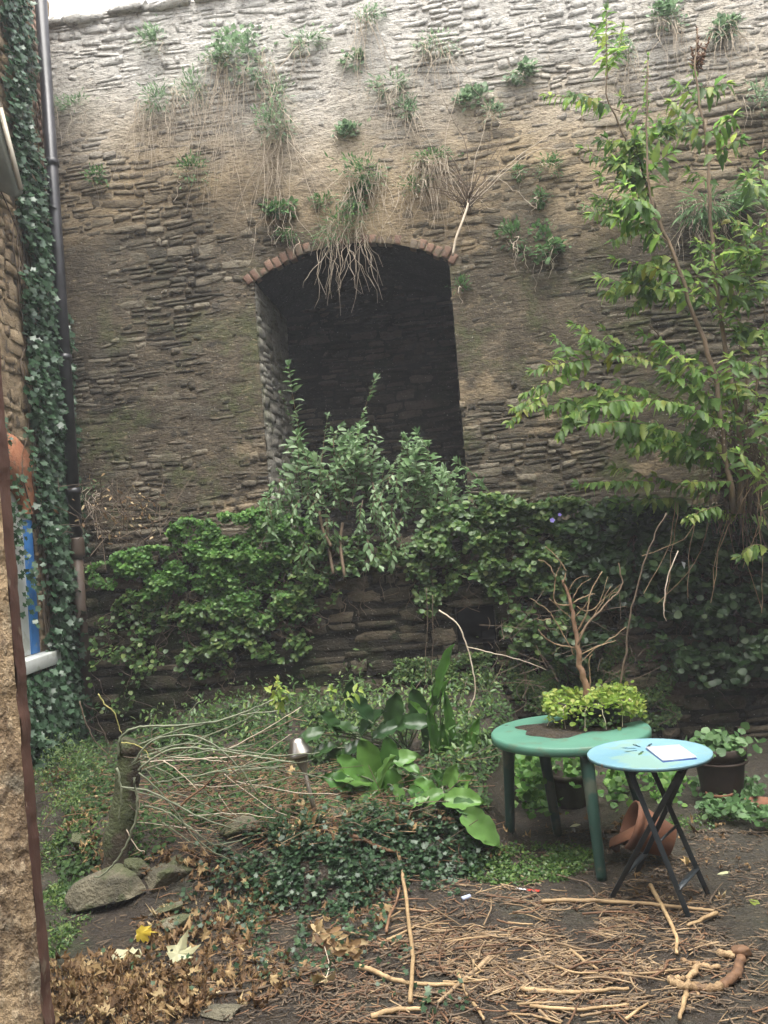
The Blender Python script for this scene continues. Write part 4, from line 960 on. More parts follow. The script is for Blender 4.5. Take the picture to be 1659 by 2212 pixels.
MB().lathe([(.021, TZ-.004), (.021, TZ+.0015), (.014, TZ+.0022), (.010, TZ-.003)], (*PZ(1094, 1567, TZ)[:2], 0), 20).build('hole_ring', M_GRN, gt)
MB().lathe([(.0, TZ+.0012), (.0105, TZ+.0012)], (*PZ(1094, 1567, TZ)[:2], 0), 16).build('hole', mat_simple('dark_hole', (.01, .01, .01), (.015, .015, .015)), gt)
for f in feet:
    v = nrm(A(tc[0]-f[0], tc[1]-f[1], 0)); top = A(tc[0], tc[1], 0)-v*(TR-.075); g0 = H(f[0], f[1])-.004
    pts = [A(f[0], f[1], g0)*(1-t)+(A(0, 0, TZ-.03)+top)*t for t in (0, .04, .5, .93, 1)]
    MB().tube(pts, [.024, .027, .031, .037, .042], 14).build('leg', M_GRND, gt, True)
    MB().bar(A(top[0], top[1], TZ-.05), A(tc[0], tc[1], TZ-.05), .02, .055).build('rib', M_GRND, gt)
# spilled soil on the table
sp = MB(); cpt = PZ(1265, 1566, TZ); nr, na = 9, 44; V = []
for i in range(nr):
    for j in range(na):
        a = j/na*2*math.pi; R_ = .275*(1+.18*math.sin(2*a+.4)+.12*math.sin(5*a)+.08*math.sin(9*a+1))*(i/(nr-1)); R_ = R_*(1+.30*(math.cos(a) < -.3)*abs(math.cos(a)))
        V.append((cpt[0]+R_*math.cos(a), cpt[1]+R_*math.sin(a)*.82, TZ+.001+.012*(1-(i/(nr-1))**2)*(.6+.6*random.random())))
i = np.arange(nr-1)[:, None]*na; j = np.arange(na)[None]; j2 = (j+1) % na
sp.add(V, np.stack([i+j, i+na+j, i+na+j2, i+j2], -1).reshape(-1, 4))
tag(sp.build('spilled_soil', M_SOIL), 'dark soil and debris spilled on the green table round the planter', 'soil', kind='stuff')
# planter with the bare shrub
M_PLAN = mat_simple('black_planter', (.012, .012, .012), (.03, .027, .024), 8, .6, .4, .004)
pc = PZ(1281, 1562, TZ); pr = .185
pot = thing('planter', 'low black round planter on the green table overflowing with small lime green leaves', 'planter')
MB().lathe([(0, TZ+.014), (pr*.80, TZ+.014), (pr*.86, TZ+.03), (pr*.97, TZ+.11), (pr*1.03, TZ+.115), (pr*1.03, TZ+.135), (pr*.95, TZ+.135), (pr*.9, TZ+.11), (0, TZ+.12)], (pc[0], pc[1], 0), 40).build('bowl', M_PLAN, pot, True)
L = Leaves(); n = 1700
a = rng.uniform(0, 6.28, n); rr = np.sqrt(rng.random(n))*.27; th = TZ+.135+.05*rng.random(n)*(1-rr/.3)+.03*np.sin(a*3)
edge = rr > .19
pos = np.stack([pc[0]+.012+rr*np.cos(a)*1.08, pc[1]+rr*np.sin(a)*.9, th-edge*(rr-.19)*rng.uniform(-.1, 1.0, n)+rng.normal(0, .012, n)], -1)
L.add(pos, rdir(n, (0, 0, .1), .8)+np.stack([np.cos(a), np.sin(a), a*0], -1)*.7, rdir(n, (0, -.25, 1), .32), rng.uniform(.013, .034, n), np.clip(rng.normal(.45, .3, n), 0, 1))
pl = MB()
for i in range(16):
    a = rng.uniform(0, 6.28); p0 = A(pc[0]+.17*math.cos(a), pc[1]+.17*math.sin(a), TZ+.14); p1 = p0+A(math.cos(a)*.06, math.sin(a)*.06, -.02); p2 = A(p1[0]+rng.normal(0, .02), p1[1]-.01, TZ+.012)
    pl.tube(smooth_path([p0, p1, p2], 4, .003), .0022, 4, rng.random(), False)
tag(pl.build('trailing_stems', M_DRYST, pot), kind='stuff'); L.build(T_ROUND, M_LIME, pot, solo=260)
L = Leaves()
for i in range(5):
    a = rng.uniform(3.4, 6.0); c = A(pc[0]+.2*math.cos(a), pc[1]+.2*math.sin(a), TZ+.04+.03*random.random()); L.add(c+rng.normal(0, .022, (12, 3))*A(1, 1, .6), rdir(12, (0, -.3, -.5), .6), rdir(12, (0, -1, .5), .3), rng.uniform(.016, .030, 12))
L.build(T_IVY, M_VINE, pot, mass='ivy_sprigs')
tr = thing('bare_shrub', 'small leafless brown branching shrub standing in the black planter', 'shrub')
TD = pc[1]
def zz_(lst): return [(1106+a/3, 1106+b_/3) for a, b_ in lst]
trunk = PP(zz_([(490, 1200), (470, 1100), (440, 1000), (425, 880), (410, 760), (385, 620), (360, 520), (330, 440)]), TD)
MB().tube(smooth_path(trunk, 4, .003), np.linspace(.021, .007, 29), 9).build('trunk', mat_simple('reddish_bark', (.20, .11, .065), (.34, .21, .13), 22, .8, .6, .005), tr, True)
for bpts, r in (
 ([(425, 860), (480, 740), (570, 640), (640, 565), (690, 520), (715, 460), (700, 380), (690, 330)], .0075), ([(425, 770), (490, 650), (510, 520), (585, 385)], .006), ([(395, 590), (460, 550), (540, 530)], .005),
 ([(375, 605), (300, 600), (270, 560), (280, 430), (235, 340), (170, 310)], .0055), ([(410, 880), (300, 860), (220, 820), (170, 760)], .005), ([(405, 930), (350, 830), (270, 690), (240, 640), (180, 600), (120, 560)], .0042),
 ([(440, 930), (560, 870), (675, 832)], .004), ([(600, 850), (740, 745)], .004), ([(395, 560), (440, 480), (510, 430)], .0035), ([(420, 610), (480, 640), (560, 600), (620, 420)], .0035), ([(335, 460), (350, 380), (310, 320), (240, 240), (215, 225)], .0045),
 ([(430, 800), (540, 660), (600, 560), (640, 480)], .004), ([(412, 680), (440, 640), (480, 600), (500, 560)], .0035), ([(690, 520), (640, 540), (600, 640)], .003), ([(360, 520), (420, 430), (500, 415)], .003), ([(430, 990), (520, 900), (600, 850)], .003),
 ([(500, 1200), (505, 1100), (500, 960), (520, 920)], .006), ([(280, 430), (300, 380), (320, 320)], .003), ([(560, 660), (540, 620), (620, 540), (700, 470)], .003), ([(420, 720), (330, 640), (240, 560)], .003), ([(250, 690), (200, 700), (160, 690)], .0025)):
    MB().tube(smooth_path(PP(zz_(bpts), TD+rng.uniform(-.05, .05)), 4, .002), np.linspace(r, r*.5, 4*(len(bpts)-1)+1), 5).build('branch', M_STRAW if r < .007 else M_BARK, tr, True)
MB().tube(smooth_path(PP(zz_([(700, 1190), (735, 900), (760, 700), (800, 540), (850, 340), (930, 130), (1000, 10)]), TD+.1), 4, .003), np.linspace(.007, .004, 25), 6).build('cane', M_TWIG, None, True)
tag(bpy.data.objects['cane'], 'long thin dark cane standing in the planter behind the bare shrub', 'cane')

# ------------------------------------------------------------------ blue folding bistro table
M_BLT = mat_simple('blue_metal', (.12, .25, .32), (.20, .35, .42), 2.2, .45, .2, .002, spots=(4.0, .53, (.20, .31, .25), .75))
m_ = M_BLT; 
M_LEG = mat_simple('dark_metal', (.035, .045, .055), (.06, .075, .085), 9, .5, .3, .002, spots=(16, .62, (.10, .07, .05), .6))
BZ = .71
b0, b1 = PZ(1270, 1624, BZ), PZ(1540, 1628, BZ); bc = (b0+b1)/2; BR = np.linalg.norm(b1-b0)/2; print('blue', bc, BR)
bt = thing('bistro_table', 'round blue metal folding bistro table with a white notebook on it', 'table')
cu = bpy.data.curves.new('top', 'CURVE'); cu.dimensions = '2D'; cu.fill_mode = 'BOTH'; cu.extrude = .003
def spl(pts):
    s_ = cu.splines.new('POLY'); s_.points.add(len(pts)-1); s_.use_cyclic_u = True
    for p_, q in zip(s_.points, pts): p_.co = (q[0], q[1], 0, 1)
spl([((BR-.004)*math.cos(a), (BR-.004)*math.sin(a)) for a in np.linspace(0, 2*math.pi, 72, endpoint=False)])
sc_ = PZ(1394, 1618, BZ)-bc
for q in range(8):
    a = q*math.pi/4+.25
    def pt_(r, w): return (sc_[0]+r*math.cos(a)-w*math.sin(a), sc_[1]+r*math.sin(a)+w*math.cos(a))
    spl([pt_(.040, 0), pt_(.055, .008), pt_(.085, .006), pt_(.095, .011), pt_(.122, 0), pt_(.095, -.011), pt_(.085, -.006), pt_(.055, -.008)])
tmp = bpy.data.objects.new('tmp', cu); COL.objects.link(tmp); dg = bpy.context.evaluated_depsgraph_get()
tm = bpy.data.meshes.new_from_object(tmp.evaluated_get(dg)); bpy.data.objects.remove(tmp); tm.name = 'tabletop'
to = link('tabletop', tm, M_BLT, bt); to.location = (bc[0], bc[1], BZ-.003)
MB().lathe([(BR-.006, BZ-.0005), (BR-.002, BZ+.0015), (BR+.001, BZ-.002), (BR, BZ-.016), (BR-.004, BZ-.016), (BR-.005, BZ-.006)], (bc[0], bc[1], 0), 72).build('rim', mat_simple('rusty_blue_rim', (.12, .25, .30), (.20, .36, .42), 9, .5, .4, .002, spots=(13, .60, (.24, .15, .08), .9)), bt, True)
def leg(topx, footx, off=0):
    f = PZ(*footx, 0); t_ = PZ(*topx, BZ-.03); f[2] = H(f[0], f[1]); MB().bar(f, t_, .024, .007, up=A(0, 1, 0)).build('leg', M_LEG, bt, bevel=.001); return f, t_
B = leg((1362, 1668), (1489, 1984)); C = leg((1400, 1640), (1531, 1936)); A_ = leg((1468, 1668), (1320, 1940)); D_ = leg((1490, 1640), (1372, 1892))
def mixp(l, t): return l[0]*(1-t)+l[1]*t
MB().bar(mixp(B, .20), mixp(C, .20), .028, .005, up=ZU).build('crossbar', M_LEG, bt); MB().bar(mixp(A_, .20), mixp(D_, .20), .028, .005, up=ZU).build('crossbar', M_LEG, bt)
MB().bar(mixp(B, .98), mixp(C, .98), .02, .01, up=ZU).build('hinge_bar', M_LEG, bt); MB().bar(mixp(A_, .98), mixp(D_, .98), .02, .01, up=ZU).build('hinge_bar', M_LEG, bt)
MB().tube([mixp(B, .52), mixp(C, .52)], .006, 8).build('pivot_rod', M_LEG, bt)
# notebook
M_PAP = mat_simple('white_paper', (.72, .74, .78), (.76, .78, .82), 3, .6, .05, .001); M_NBB = mat_simple('blue_cover', (.03, .09, .40), (.04, .11, .46), 3, .4, .05, .001)
nb_ = thing('notebook', 'white notebook with blue backing lying on the bistro table', 'notebook')
cn = [PZ(1395, 1613, BZ+.012), PZ(1467, 1608, BZ+.012), PZ(1504, 1634, BZ+.012), PZ(1432, 1641, BZ+.012)]
def slab(c4, z0, z1, g=0):
    c4 = [np.array(c) for c in c4]; ce = sum(c4)/4; q = [ce+(c-ce)*(1+g) for c in c4][::-1]
    return MB().hexa([A(p[0], p[1], z0) for p in q]+[A(p[0], p[1], z1) for p in q])
slab(cn, BZ+.0005, BZ+.004, .02).build('cover', M_NBB, nb_); slab(cn, BZ+.0042, BZ+.012).build('pages', M_PAP, nb_)

# ------------------------------------------------------------------ pots
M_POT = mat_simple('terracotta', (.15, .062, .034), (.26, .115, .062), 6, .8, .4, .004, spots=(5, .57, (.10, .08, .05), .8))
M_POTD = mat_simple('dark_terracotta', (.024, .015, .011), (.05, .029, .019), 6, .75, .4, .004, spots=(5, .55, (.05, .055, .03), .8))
def potprof(r, h, t=.012): return [(0, .004), (r*.68, 0), (r*.72, .01), (r*.93, h*.80), (r*.94, h*.82), (r*1.02, h*.83), (r*1.03, h*.99), (r, h), (r-t, h), (r*.9-t, h*.78), (0, h*.80)]
pf = PZ(1563, 1735, 0); p1 = thing('plant_pot', 'large dark clay pot with low green leaves behind the bistro table', 'pot')
RP = 55*pf[1]/FPX
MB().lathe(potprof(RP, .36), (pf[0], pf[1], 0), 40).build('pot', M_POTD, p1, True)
MB().tube([(pf[0]+(RP*1.0)*math.cos(a), pf[1]+(RP*1.0)*math.sin(a), .27) for a in np.linspace(0, 6.28, 30)], .008, 6).build('band', M_POTD, p1, True)
L = Leaves(); q = A(pf[0], pf[1], .37)+rng.normal(0, 1, (220, 3))*A(.10, .09, .03); L.add(q, rdir(220, (0, 0, 0), .7), rdir(220, (0, -.3, 1), .3), rng.uniform(.03, .06, 220)); L.build(T_HEART, M_TUFT, p1, solo=80)
def saucer(px, py, wpx, lab, nm='small_pot', h=.10):
    c = PZ(px, py, h); r = wpx/2*c[1]/FPX; o = thing(nm, lab, 'pot'); MB().lathe(potprof(r, h, .008), (c[0], c[1], H(c[0], c[1])), 32).build('pot', M_POT, o, True); return c
saucer(1554, 1709, 56, 'small round terracotta pot seen rim up among round leaves below the large pot'); c2 = saucer(1640, 1728, 66, 'wide shallow terracotta pot at the right picture edge', h=.08)
# pots under the green table
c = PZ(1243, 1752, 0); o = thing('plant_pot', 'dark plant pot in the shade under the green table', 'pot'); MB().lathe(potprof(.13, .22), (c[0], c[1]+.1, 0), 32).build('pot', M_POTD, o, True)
# pot lying on its side, broken
c = PZ(1425, 1880, 0)+A(0, .1, 0); bp = thing('broken_pot', 'broken terracotta pot lying tipped over behind the bistro table legs', 'pot')
Mx = (Matrix.Rotation(math.radians(-28), 3, 'Z') @ Matrix.Rotation(math.radians(-62), 3, 'Y') @ Matrix.Rotation(math.radians(20), 3, 'X'))
r_, h_ = .128, .22
def shell(prof, a0, a1, k=22):
    prof = np.array(prof); an = np.linspace(a0, a1, k); V = np.stack([prof[:, 0:1]*np.cos(an), prof[:, 0:1]*np.sin(an), np.broadcast_to(prof[:, 1:2], (len(prof), k))], -1).reshape(-1, 3)
    V = V @ np.array(Mx).T + c + A(0, 0, .15); i = np.arange(len(prof)-1)[:, None]*k; j = np.arange(k-1)[None]
    return V, np.stack([i+j, i+j+1, i+k+j+1, i+k+j], -1).reshape(-1, 4)
pp = [(r_*.1, -.1), (r_*.7, -.10), (r_*.95, h_*.35), (r_*.96, h_*.4), (r_*1.05, h_*.41), (r_*1.06, h_*.58), (r_*.97, h_*.58), (r_*.88, h_*.38), (r_*.62, -.085), (r_*.1, -.085)]
MB().add(*shell(pp, -2.2, 2.9)).build('pot', M_POT, bp, True)
Mx = (Matrix.Rotation(math.radians(150), 3, 'Z') @ Matrix.Rotation(math.radians(-70), 3, 'Y')); c = c+A(-.09, .02, -.08)
MB().add(*shell(pp, -.9, .8, 12)).build('shard', M_POT, bp, True)
# leaves round the pots
o = thing('round_leaf_plant', 'round leaved green plant spreading round the small terracotta pots', 'plant'); L = Leaves()
for (px, py, rx, ry, k) in ((1555, 1735, 45, 22, 170), (1610, 1700, 40, 22, 120), (1640, 1762, 30, 18, 70), (1520, 1690, 25, 20, 50), (1600, 1745, 40, 14, 80)):
    for i in range(k):
        q = PZ(px+rng.normal(0, rx*.5), py+rng.normal(0, ry*.5), .05+.05*random.random()); L.add(q, rdir(1, (0, -.2, 0), .6), rdir(1, (0, -.35, 1), .3), rng.uniform(.025, .05))
L.build(T_ROUND, M_TUFT, o, solo=150)
o = thing('low_plant', 'leafy plants with yellowing leaves seen between the legs of the green table', 'plant'); L = Leaves()
for (px, py, rx, ry, k) in ((1150, 1680, 40, 60, 420), (1240, 1660, 30, 30, 160), (1180, 1620, 60, 30, 260), (1330, 1690, 30, 60, 150), (1180, 1740, 40, 30, 140), (1440, 1700, 40, 60, 180), (1380, 1650, 60, 30, 200)):
    q = np.array([P(px+rng.normal(0, rx*.5), py+rng.normal(0, ry*.5), 6.0+rng.normal(0, .25)) for i in range(k)]); q[:, 2] = np.maximum(q[:, 2], .02)
    L.add(q, rdir(k, (0, -.4, -.2), .6), rdir(k, (0, -.6, 1), .35), rng.uniform(.02, .055, k))
L.build(T_HEART, M_FERN, o, solo=200)

# ------------------------------------------------------------------ solar light on a stake
M_INOX = mat_simple('stainless', (.50, .47, .44), (.62, .58, .54), 5, .34, .05, .001, metal=1); M_STK = mat_simple('bronze_stake', (.10, .085, .065), (.14, .12, .09), 5, .5, .1, .001)
M_LENS = mat_simple('frosted_lens', (.16, .14, .11), (.22, .20, .16), 5, .35, .05, .001)
f = G(685, 1772); tp = P(640, 1597, f[1]+.02); sl_ = thing('solar_light', 'stainless garden stake light leaning among the bergenia leaves', 'light')
ax = nrm(tp-f); xa = nrm(np.cross(A(0, 1, 0), ax)); ya = np.cross(ax, xa); Ms = np.stack([xa, ya, ax], -1); Lh = np.linalg.norm(tp-f); s_ = f[1]/FPX
MB().tube([f-ax*.03, f+ax*(Lh-70*s_)], [.012, .013], 10).build('stake', M_STK, sl_, True)
MB().lathe([(.013, -75*s_), (.013, -72*s_), (.036, -44*s_), (.038, -38*s_), (0, -38*s_)], tp, 28, Mx=Ms).build('lens', M_LENS, sl_, True)
MB().lathe([(0, 3*s_), (.030, 1*s_), (.040, -5*s_), (.045, -12*s_), (.072, -28*s_), (.074, -33*s_), (.070, -36*s_), (.02, -36*s_), (0, -36*s_)], tp, 36, Mx=Ms).build('cap', M_INOX, sl_, True)

# ------------------------------------------------------------------ bergenia and friends
def big_leaf(seed, n=10, m=5, ser=.0, w=.31):
    r = np.random.default_rng(seed); V = []; ph = r.uniform(0, 6)
    for i in range(n+1):
        t = i/n; ww = w*math.sin(math.pi*min(1, t*.93+.09))**.55*(1 if t < .98 else .55)
        for j in range(m):
            s_ = (j/(m-1)*2-1); z = -.26*t*t+.14*abs(s_)**1.1 + .04*math.sin(t*16+abs(s_)*3+ph)*abs(s_) + r.normal(0, .006)+.03*math.sin(ph+4*t)*s_
            V.append((t, s_*ww*(1+(.05 if i % 2 else -.04)*(abs(s_) > .9)), z))
    T = []
    for i in range(n):
        for j in range(m-1):
            a = i*m+j; T += [(a, a+1, a+m+1), (a, a+m+1, a+m)]
    return np.array(V), np.array(T)
T_BERG = [big_leaf(s) for s in range(5)]
def bleaf(L, st, px, py, ang, size, D, root, tint=None, tilt=.5, wid=1.0, up_=.25):
    """leaf whose middle shows at px,py and whose tip points at image angle ang (degrees, 0 right, 90 up)"""
    c = P(px, py, min(D, G(px, py)[1]-.10)); a = math.radians(ang); ax = nrm(NR*math.cos(a)+NU*math.sin(a)+A(0, -.55*tilt, 0)+A(0, 0, up_*.2))
    nn_ = nrm(A(0, -.6, .9)+rng.normal(0, .24, 3)); p = c-ax*size*.5; L.add(p, ax, nn_, size, tint, int(rng.integers(5)), wid)
    if root is not None: st.tube(smooth_path([root, (root+p)/2+A(0, 0, .02), p+ax*size*.1], 4), .0055, 6, .5, False)
def plant_b(label, root_px, D, leaves, mat, name='bergenia'):
    o = thing(name, label, 'plant'); L = Leaves(); st = MB(); root = P(*root_px, D); root[2] = H(root[0], root[1])-.01
    for l in leaves: bleaf(L, st, l[0], l[1], l[2], l[3]*(D/FPX), D+rng.normal(0, .05)-.1, root, l[4] if len(l) > 4 else None, wid=l[5] if len(l) > 5 else 1)
    st.build('stalks', M_GREENST, o, True); L.build(T_BERG, mat, o, solo=300)
plant_b('large bright bergenia with broad glossy leaves right of the stake light', (835, 1760), 5.3,
 [(800, 1640, 115, 92, .5), (830, 1665, 80, 80, .9), (870, 1640, 25, 72, .9), (765, 1680, 165, 92, .3), (795, 1700, 200, 88, .8), (850, 1700, 290, 72, .7), (730, 1690, 150, 70, .1), (905, 1690, 10, 60, .3), (878, 1655, 350, 60, .95), (812, 1715, 240, 60, .6), (840, 1625, 95, 66, .4), (755, 1655, 130, 66, .1), (862, 1720, 300, 50, .7), (780, 1740, 220, 50, .2), (905, 1720, 330, 50, .4)], M_BERG)
plant_b('bergenia with greyer rounded leaves beside the green table leg', (960, 1760), 5.2,
 [(995, 1700, 60, 66, .98), (1000, 1728, 10, 80, .98), (930, 1725, 200, 58, .3), (950, 1690, 100, 56, .2), (1040, 1790, -35, 92, .98), (920, 1700, 140, 60, .3), (975, 1675, 70, 50, .5), (900, 1735, 190, 44, .6), (1010, 1745, -10, 60, .9)], M_BERG)
plant_b('dark leaved bergenia behind the bright one, standing upright', (880, 1640), 5.9,
 [(780, 1530, 120, 76, .0), (800, 1560, 60, 76, .05), (740, 1570, 150, 64, .0), (850, 1530, 75, 70, .0), (900, 1520, 100, 66, .1), (880, 1560, 30, 60, .0), (715, 1560, 120, 60, .1), (830, 1580, 200, 60, .0), (940, 1500, 80, 50, .3), (760, 1620, 200, 60, .0), (700, 1620, 190, 56, .0), (760, 1500, 100, 60, .0), (930, 1600, 100, 80, .1), (990, 1610, 40, 80, .9), (670, 1590, 190, 60, .1), (905, 1560, 10, 60, .2), (720, 1640, 230, 60, .1)], mat_leaf('dark_bergenia', g((.022, .055, .02), (.040, .09, .028), (.07, .14, .04), (.15, .24, .06)), .3, .2))
plant_b('tall plant with narrow upright strap leaves in front of the drain hole', (955, 1640), 5.9,
 [(958, 1450, 82, 110, .6, .35), (945, 1510, 70, 90, .5, .4), (970, 1560, 95, 120, .2, .3), (935, 1580, 100, 110, .2, .3), (915, 1545, 120, 80, .4, .4), (1020, 1590, 70, 80, .1, .45), (955, 1610, 85, 110, .1, .35), (948, 1500, 15, 40, .98, .8)], M_FERN, 'strap_leaf_plant')
o = thing('lime_sprig', 'yellow lime green sprig at the end of the long canes, left one of two', 'sprig'); L = Leaves(); st = MB()
def sprig(o, stem, D, lf):
    L = Leaves(); st = MB(); shoot(st, L, smooth_path(PP(stem, D), 4), lf, .035, .003, .3, 0, .35, 4, .9, None, .1); st.build('stem', M_GREENST, o); L.build([T_LANCE], M_LIME, o, solo=60)
sprig(o, [(600, 1530), (595, 1510), (600, 1472)], 5.3, .10); L2 = Leaves()
q = PP([(rng.normal(600, 12), rng.normal(1505, 14)) for i in range(26)], 5.25); L2.add(q, rdir(26, (0, -.2, -.4), .6), rdir(26, (0, -.7, .6), .3), rng.uniform(.05, .08, 26)); L2.build([T_LANCE], M_LIME, o, solo=16)
o = thing('lime_sprig', 'yellow lime green twin sprig with feather like leaves, right one of two', 'sprig'); sprig(o, [(728, 1545), (722, 1515), (716, 1490)], 5.2, .085); sprig(o, [(735, 1535), (750, 1508), (775, 1490)], 5.2, .08)

# ------------------------------------------------------------------ ground cover over the bank
def cover(name, label, regs, tpl, mat, size, up_=(.0, -.5, 1), thick=.05, solo=0, jig=.5, thr=-.30):
    o = MB(); L = Leaves()
    for (px, py, rx, ry, k) in regs:
        a = rng.uniform(0, 6.28, k); rr = np.sqrt(rng.random(k)); X = px+rx*rr*np.cos(a); Y = py+ry*rr*np.sin(a); c = fbm(X/30, Y/22, 0, 91, 3)
        m_ = c > thr; X, Y, c = X[m_], Y[m_], c[m_]
        q = np.array([G(x, y) for x, y in zip(X, Y)])
        if not len(q): continue
        q = q[q[:, 1] < 8.0]; k2 = len(q)
        q[:, 2] += np.abs(rng.normal(0, thick, k2))*(1+.5*rng.random(k2)); L.add(q, rdir(k2, (0, -.5, -.2), jig), rdir(k2, up_, .35), rng.uniform(*size, k2), np.clip(rng.normal(.45, .27, k2), 0, 1))
    ob = L.build(tpl, mat, None, mass=name); tag(ob, label, 'ground cover', kind='stuff'); return ob
cover('bank_ivy', 'small leaved ivy covering the front of the planted bank', [(650, 1830, 120, 50, 1900), (800, 1860, 150, 60, 2600), (930, 1820, 120, 50, 1700), (700, 1930, 110, 50, 1500), (860, 1800, 120, 40, 1000), (1000, 1850, 60, 60, 700), (590, 2000, 90, 50, 420), (640, 2080, 100, 60, 260), (760, 2000, 80, 40, 260), (600, 1900, 60, 60, 700), (420, 1980, 80, 60, 110), (500, 1860, 90, 60, 350), (960, 1900, 70, 40, 500), (820, 2100, 120, 60, 120), (360, 2120, 160, 60, 60), (960, 2180, 60, 30, 60), (700, 1780, 120, 40, 600), (500, 1940, 60, 80, 300), (720, 1900, 200, 90, 900)], T_IVY, M_IVYS, (.014, .034), thick=.04, thr=-.06)
cover('bank_weeds', 'low mossy weeds and small leaves over the planted bank', [(500, 1640, 220, 70, 5000), (380, 1720, 150, 80, 1800), (700, 1640, 180, 90, 3400), (950, 1640, 130, 80, 3000), (1050, 1560, 60, 60, 1200), (560, 1760, 160, 50, 1800), (350, 1580, 160, 40, 2000), (620, 1560, 200, 40, 2200), (300, 1820, 80, 50, 500), (200, 1690, 50, 90, 1300), (130, 1660, 60, 70, 500), (170, 1850, 50, 90, 900), (240, 1620, 60, 40, 700), (820, 1770, 120, 40, 900), (1000, 1740, 60, 50, 600)], T_SMALL, M_MOSS, (.010, .030), thick=.03)
cover('shade_weeds', 'taller dark weeds growing between the bergenias and the garden wall', [(600, 1530, 220, 60, 1100), (850, 1560, 200, 70, 1500), (1000, 1520, 80, 60, 600), (420, 1600, 140, 40, 500), (980, 1620, 80, 60, 500)], T_LANCE2, M_VINE, (.03, .075), thick=.09)
cover('creeping_moss', 'bright low creeping plant on the ground under the green table', [(1150, 1865, 130, 36, 3600), (1060, 1890, 60, 20, 900), (1230, 1860, 60, 30, 900), (1130, 1900, 100, 16, 900), (1560, 1760, 60, 16, 400), (1490, 1780, 60, 20, 400)], T_SMALL, M_VINE, (.008, .020), thick=.014, up_=(0, -.2, 1))

# ------------------------------------------------------------------ rocks
M_ROCK = mat_simple('bank_rock', (.10, .092, .064), (.24, .215, .145), 7, .9, 1, .03, spots=(4, .48, (.075, .095, .035), .7))
def rock(px, py, w, h, d, rot, lab, sink=.35, flat=1.0, seed=0):
    f = G(px, py); bm = bmesh.new(); bmesh.ops.create_icosphere(bm, subdivisions=4, radius=1); V = np.array([v.co for v in bm.verts]); T = np.array([[v.index for v in fc.verts] for fc in bm.faces]); bm.free()
    r = np.random.default_rng(seed); 
    for i in range(15):                                 # chop with planes so it looks split
        n_ = nrm(r.normal(0, 1, 3)*A(1, 1, .8)); dd = r.uniform(.38, .72); e = V @ n_-dd; V = V-np.where(e > 0, e, 0)[:, None]*n_*.93
    V = V*(1+.10*fbm(V[:, 0]*2.3+seed, V[:, 1]*2.3, V[:, 2]*5)[:, None]+.03*fbm(V[:, 0]*9, V[:, 1]*9, V[:, 2]*16+seed)[:, None])
    V = V*A(w/2, d/2, h/2); a = math.radians(rot); V = V @ np.array([[math.cos(a), 0, math.sin(a)], [0, 1, 0], [-math.sin(a), 0, math.cos(a)]])
    V = V+f+A(0, d*.2, h*(.5-sink)); o = link('rock', mk_mesh('rock', V, None, T, {'tint': np.full(len(V), .3)}, False), M_ROCK); tag(o, lab, 'rock'); return o
rock(232, 1968, .46, .27, .34, 18, 'largest pale flat topped rock at the left of the bank, beside the weeds', .15, seed=3)
rock(345, 1925, .36, .20, .28, 8, 'rock with dry leaves on it, right of the largest rock', .2, seed=4)
rock(352, 1985, .34, .07, .22, 14, 'thin tilted slab under the rock with dry leaves', .2, seed=5)
rock(368, 2010, .30, .07, .2, 8, 'lower thin slab under the tilted one', .2, seed=6)
rock(505, 1815, .34, .13, .25, 6, 'flat rock at the back of the bank under the crossing canes', .2, seed=7)
rock(178, 1838, .22, .13, .2, -8, 'small brown rock by the foot of the ivy', .2, seed=8)
rock(740, 1775, .32, .07, .2, 10, 'long low stone at the foot of the stake light', .1, seed=9)
rock(905, 1772, .26, .08, .2, 4, 'stone under the bright bergenia', .2, seed=10)
rock(470, 2200, .26, .05, .2, 0, 'flat grey stone set in the ground at the bottom edge', .3, seed=11)
rock(300, 1900, .22, .12, .2, -14, 'small wedge shaped rock behind the largest one', .2, seed=12)

# ------------------------------------------------------------------ stump and canes
f = G(258, 1868); sk = thing('stump', 'mossy old tree stump at the left of the bank with canes over it', 'stump')
MB().tube(smooth_path([f-A(0, 0, .08), f+A(0, 0, .12), P(268, 1740, f[1]), P(278, 1640, f[1]), P(282, 1600, f[1])], 4, .004), np.linspace(.080, .052, 17)*(1+.10*np.sin(np.arange(17)*1.9)), 14).build('trunk', mat_simple('mossy_bark', (.045, .034, .022), (.10, .08, .05), 9, .9, 1, .02, spots=(5, .48, (.07, .09, .035), .8)), sk, True)
M_YTW = mat_simple('yellow_twig', (.30, .28, .09), (.48, .44, .16), 12, .7)
def cane(lab, pts, D, r, mat=None, cat='cane'):
    if isinstance(D, (int, float)): D = [D]*len(pts)
    P_ = np.array([P(a[0], a[1], d_) for a, d_ in zip(pts, D)])
    for p_ in P_: p_[2] = max(p_[2], H(p_[0], p_[1])+r)
    r *= .8; n_ = 5*(len(P_)-1)+1; o = MB().tube(smooth_path(P_, 5, .002), np.linspace(r, r*.6, n_), 7, random.random()).build('cane' if cat == 'cane' else 'stick', mat or M_GREENST, None, True); tag(o, lab, cat); return o
z7 = lambda l: [(x/3, 1106+y/3) for x, y in l]; z10 = lambda l: [(x/3, 1659+y/3) for x, y in l]
D5 = f[1]-.05
cane('thickest pale cane arching right from the stump top to the left lime sprig', [(256, 1640), (258, 1599), (277, 1579), (310, 1569), (367, 1568), (467, 1559), (553, 1529), (590, 1512)], D5, .009)
cane('second pale cane just under the thickest one, joining it at midway', [(280, 1640), (290, 1616), (333, 1596), (400, 1573), (445, 1564), (520, 1545), (600, 1535)], D5+.05, .007)
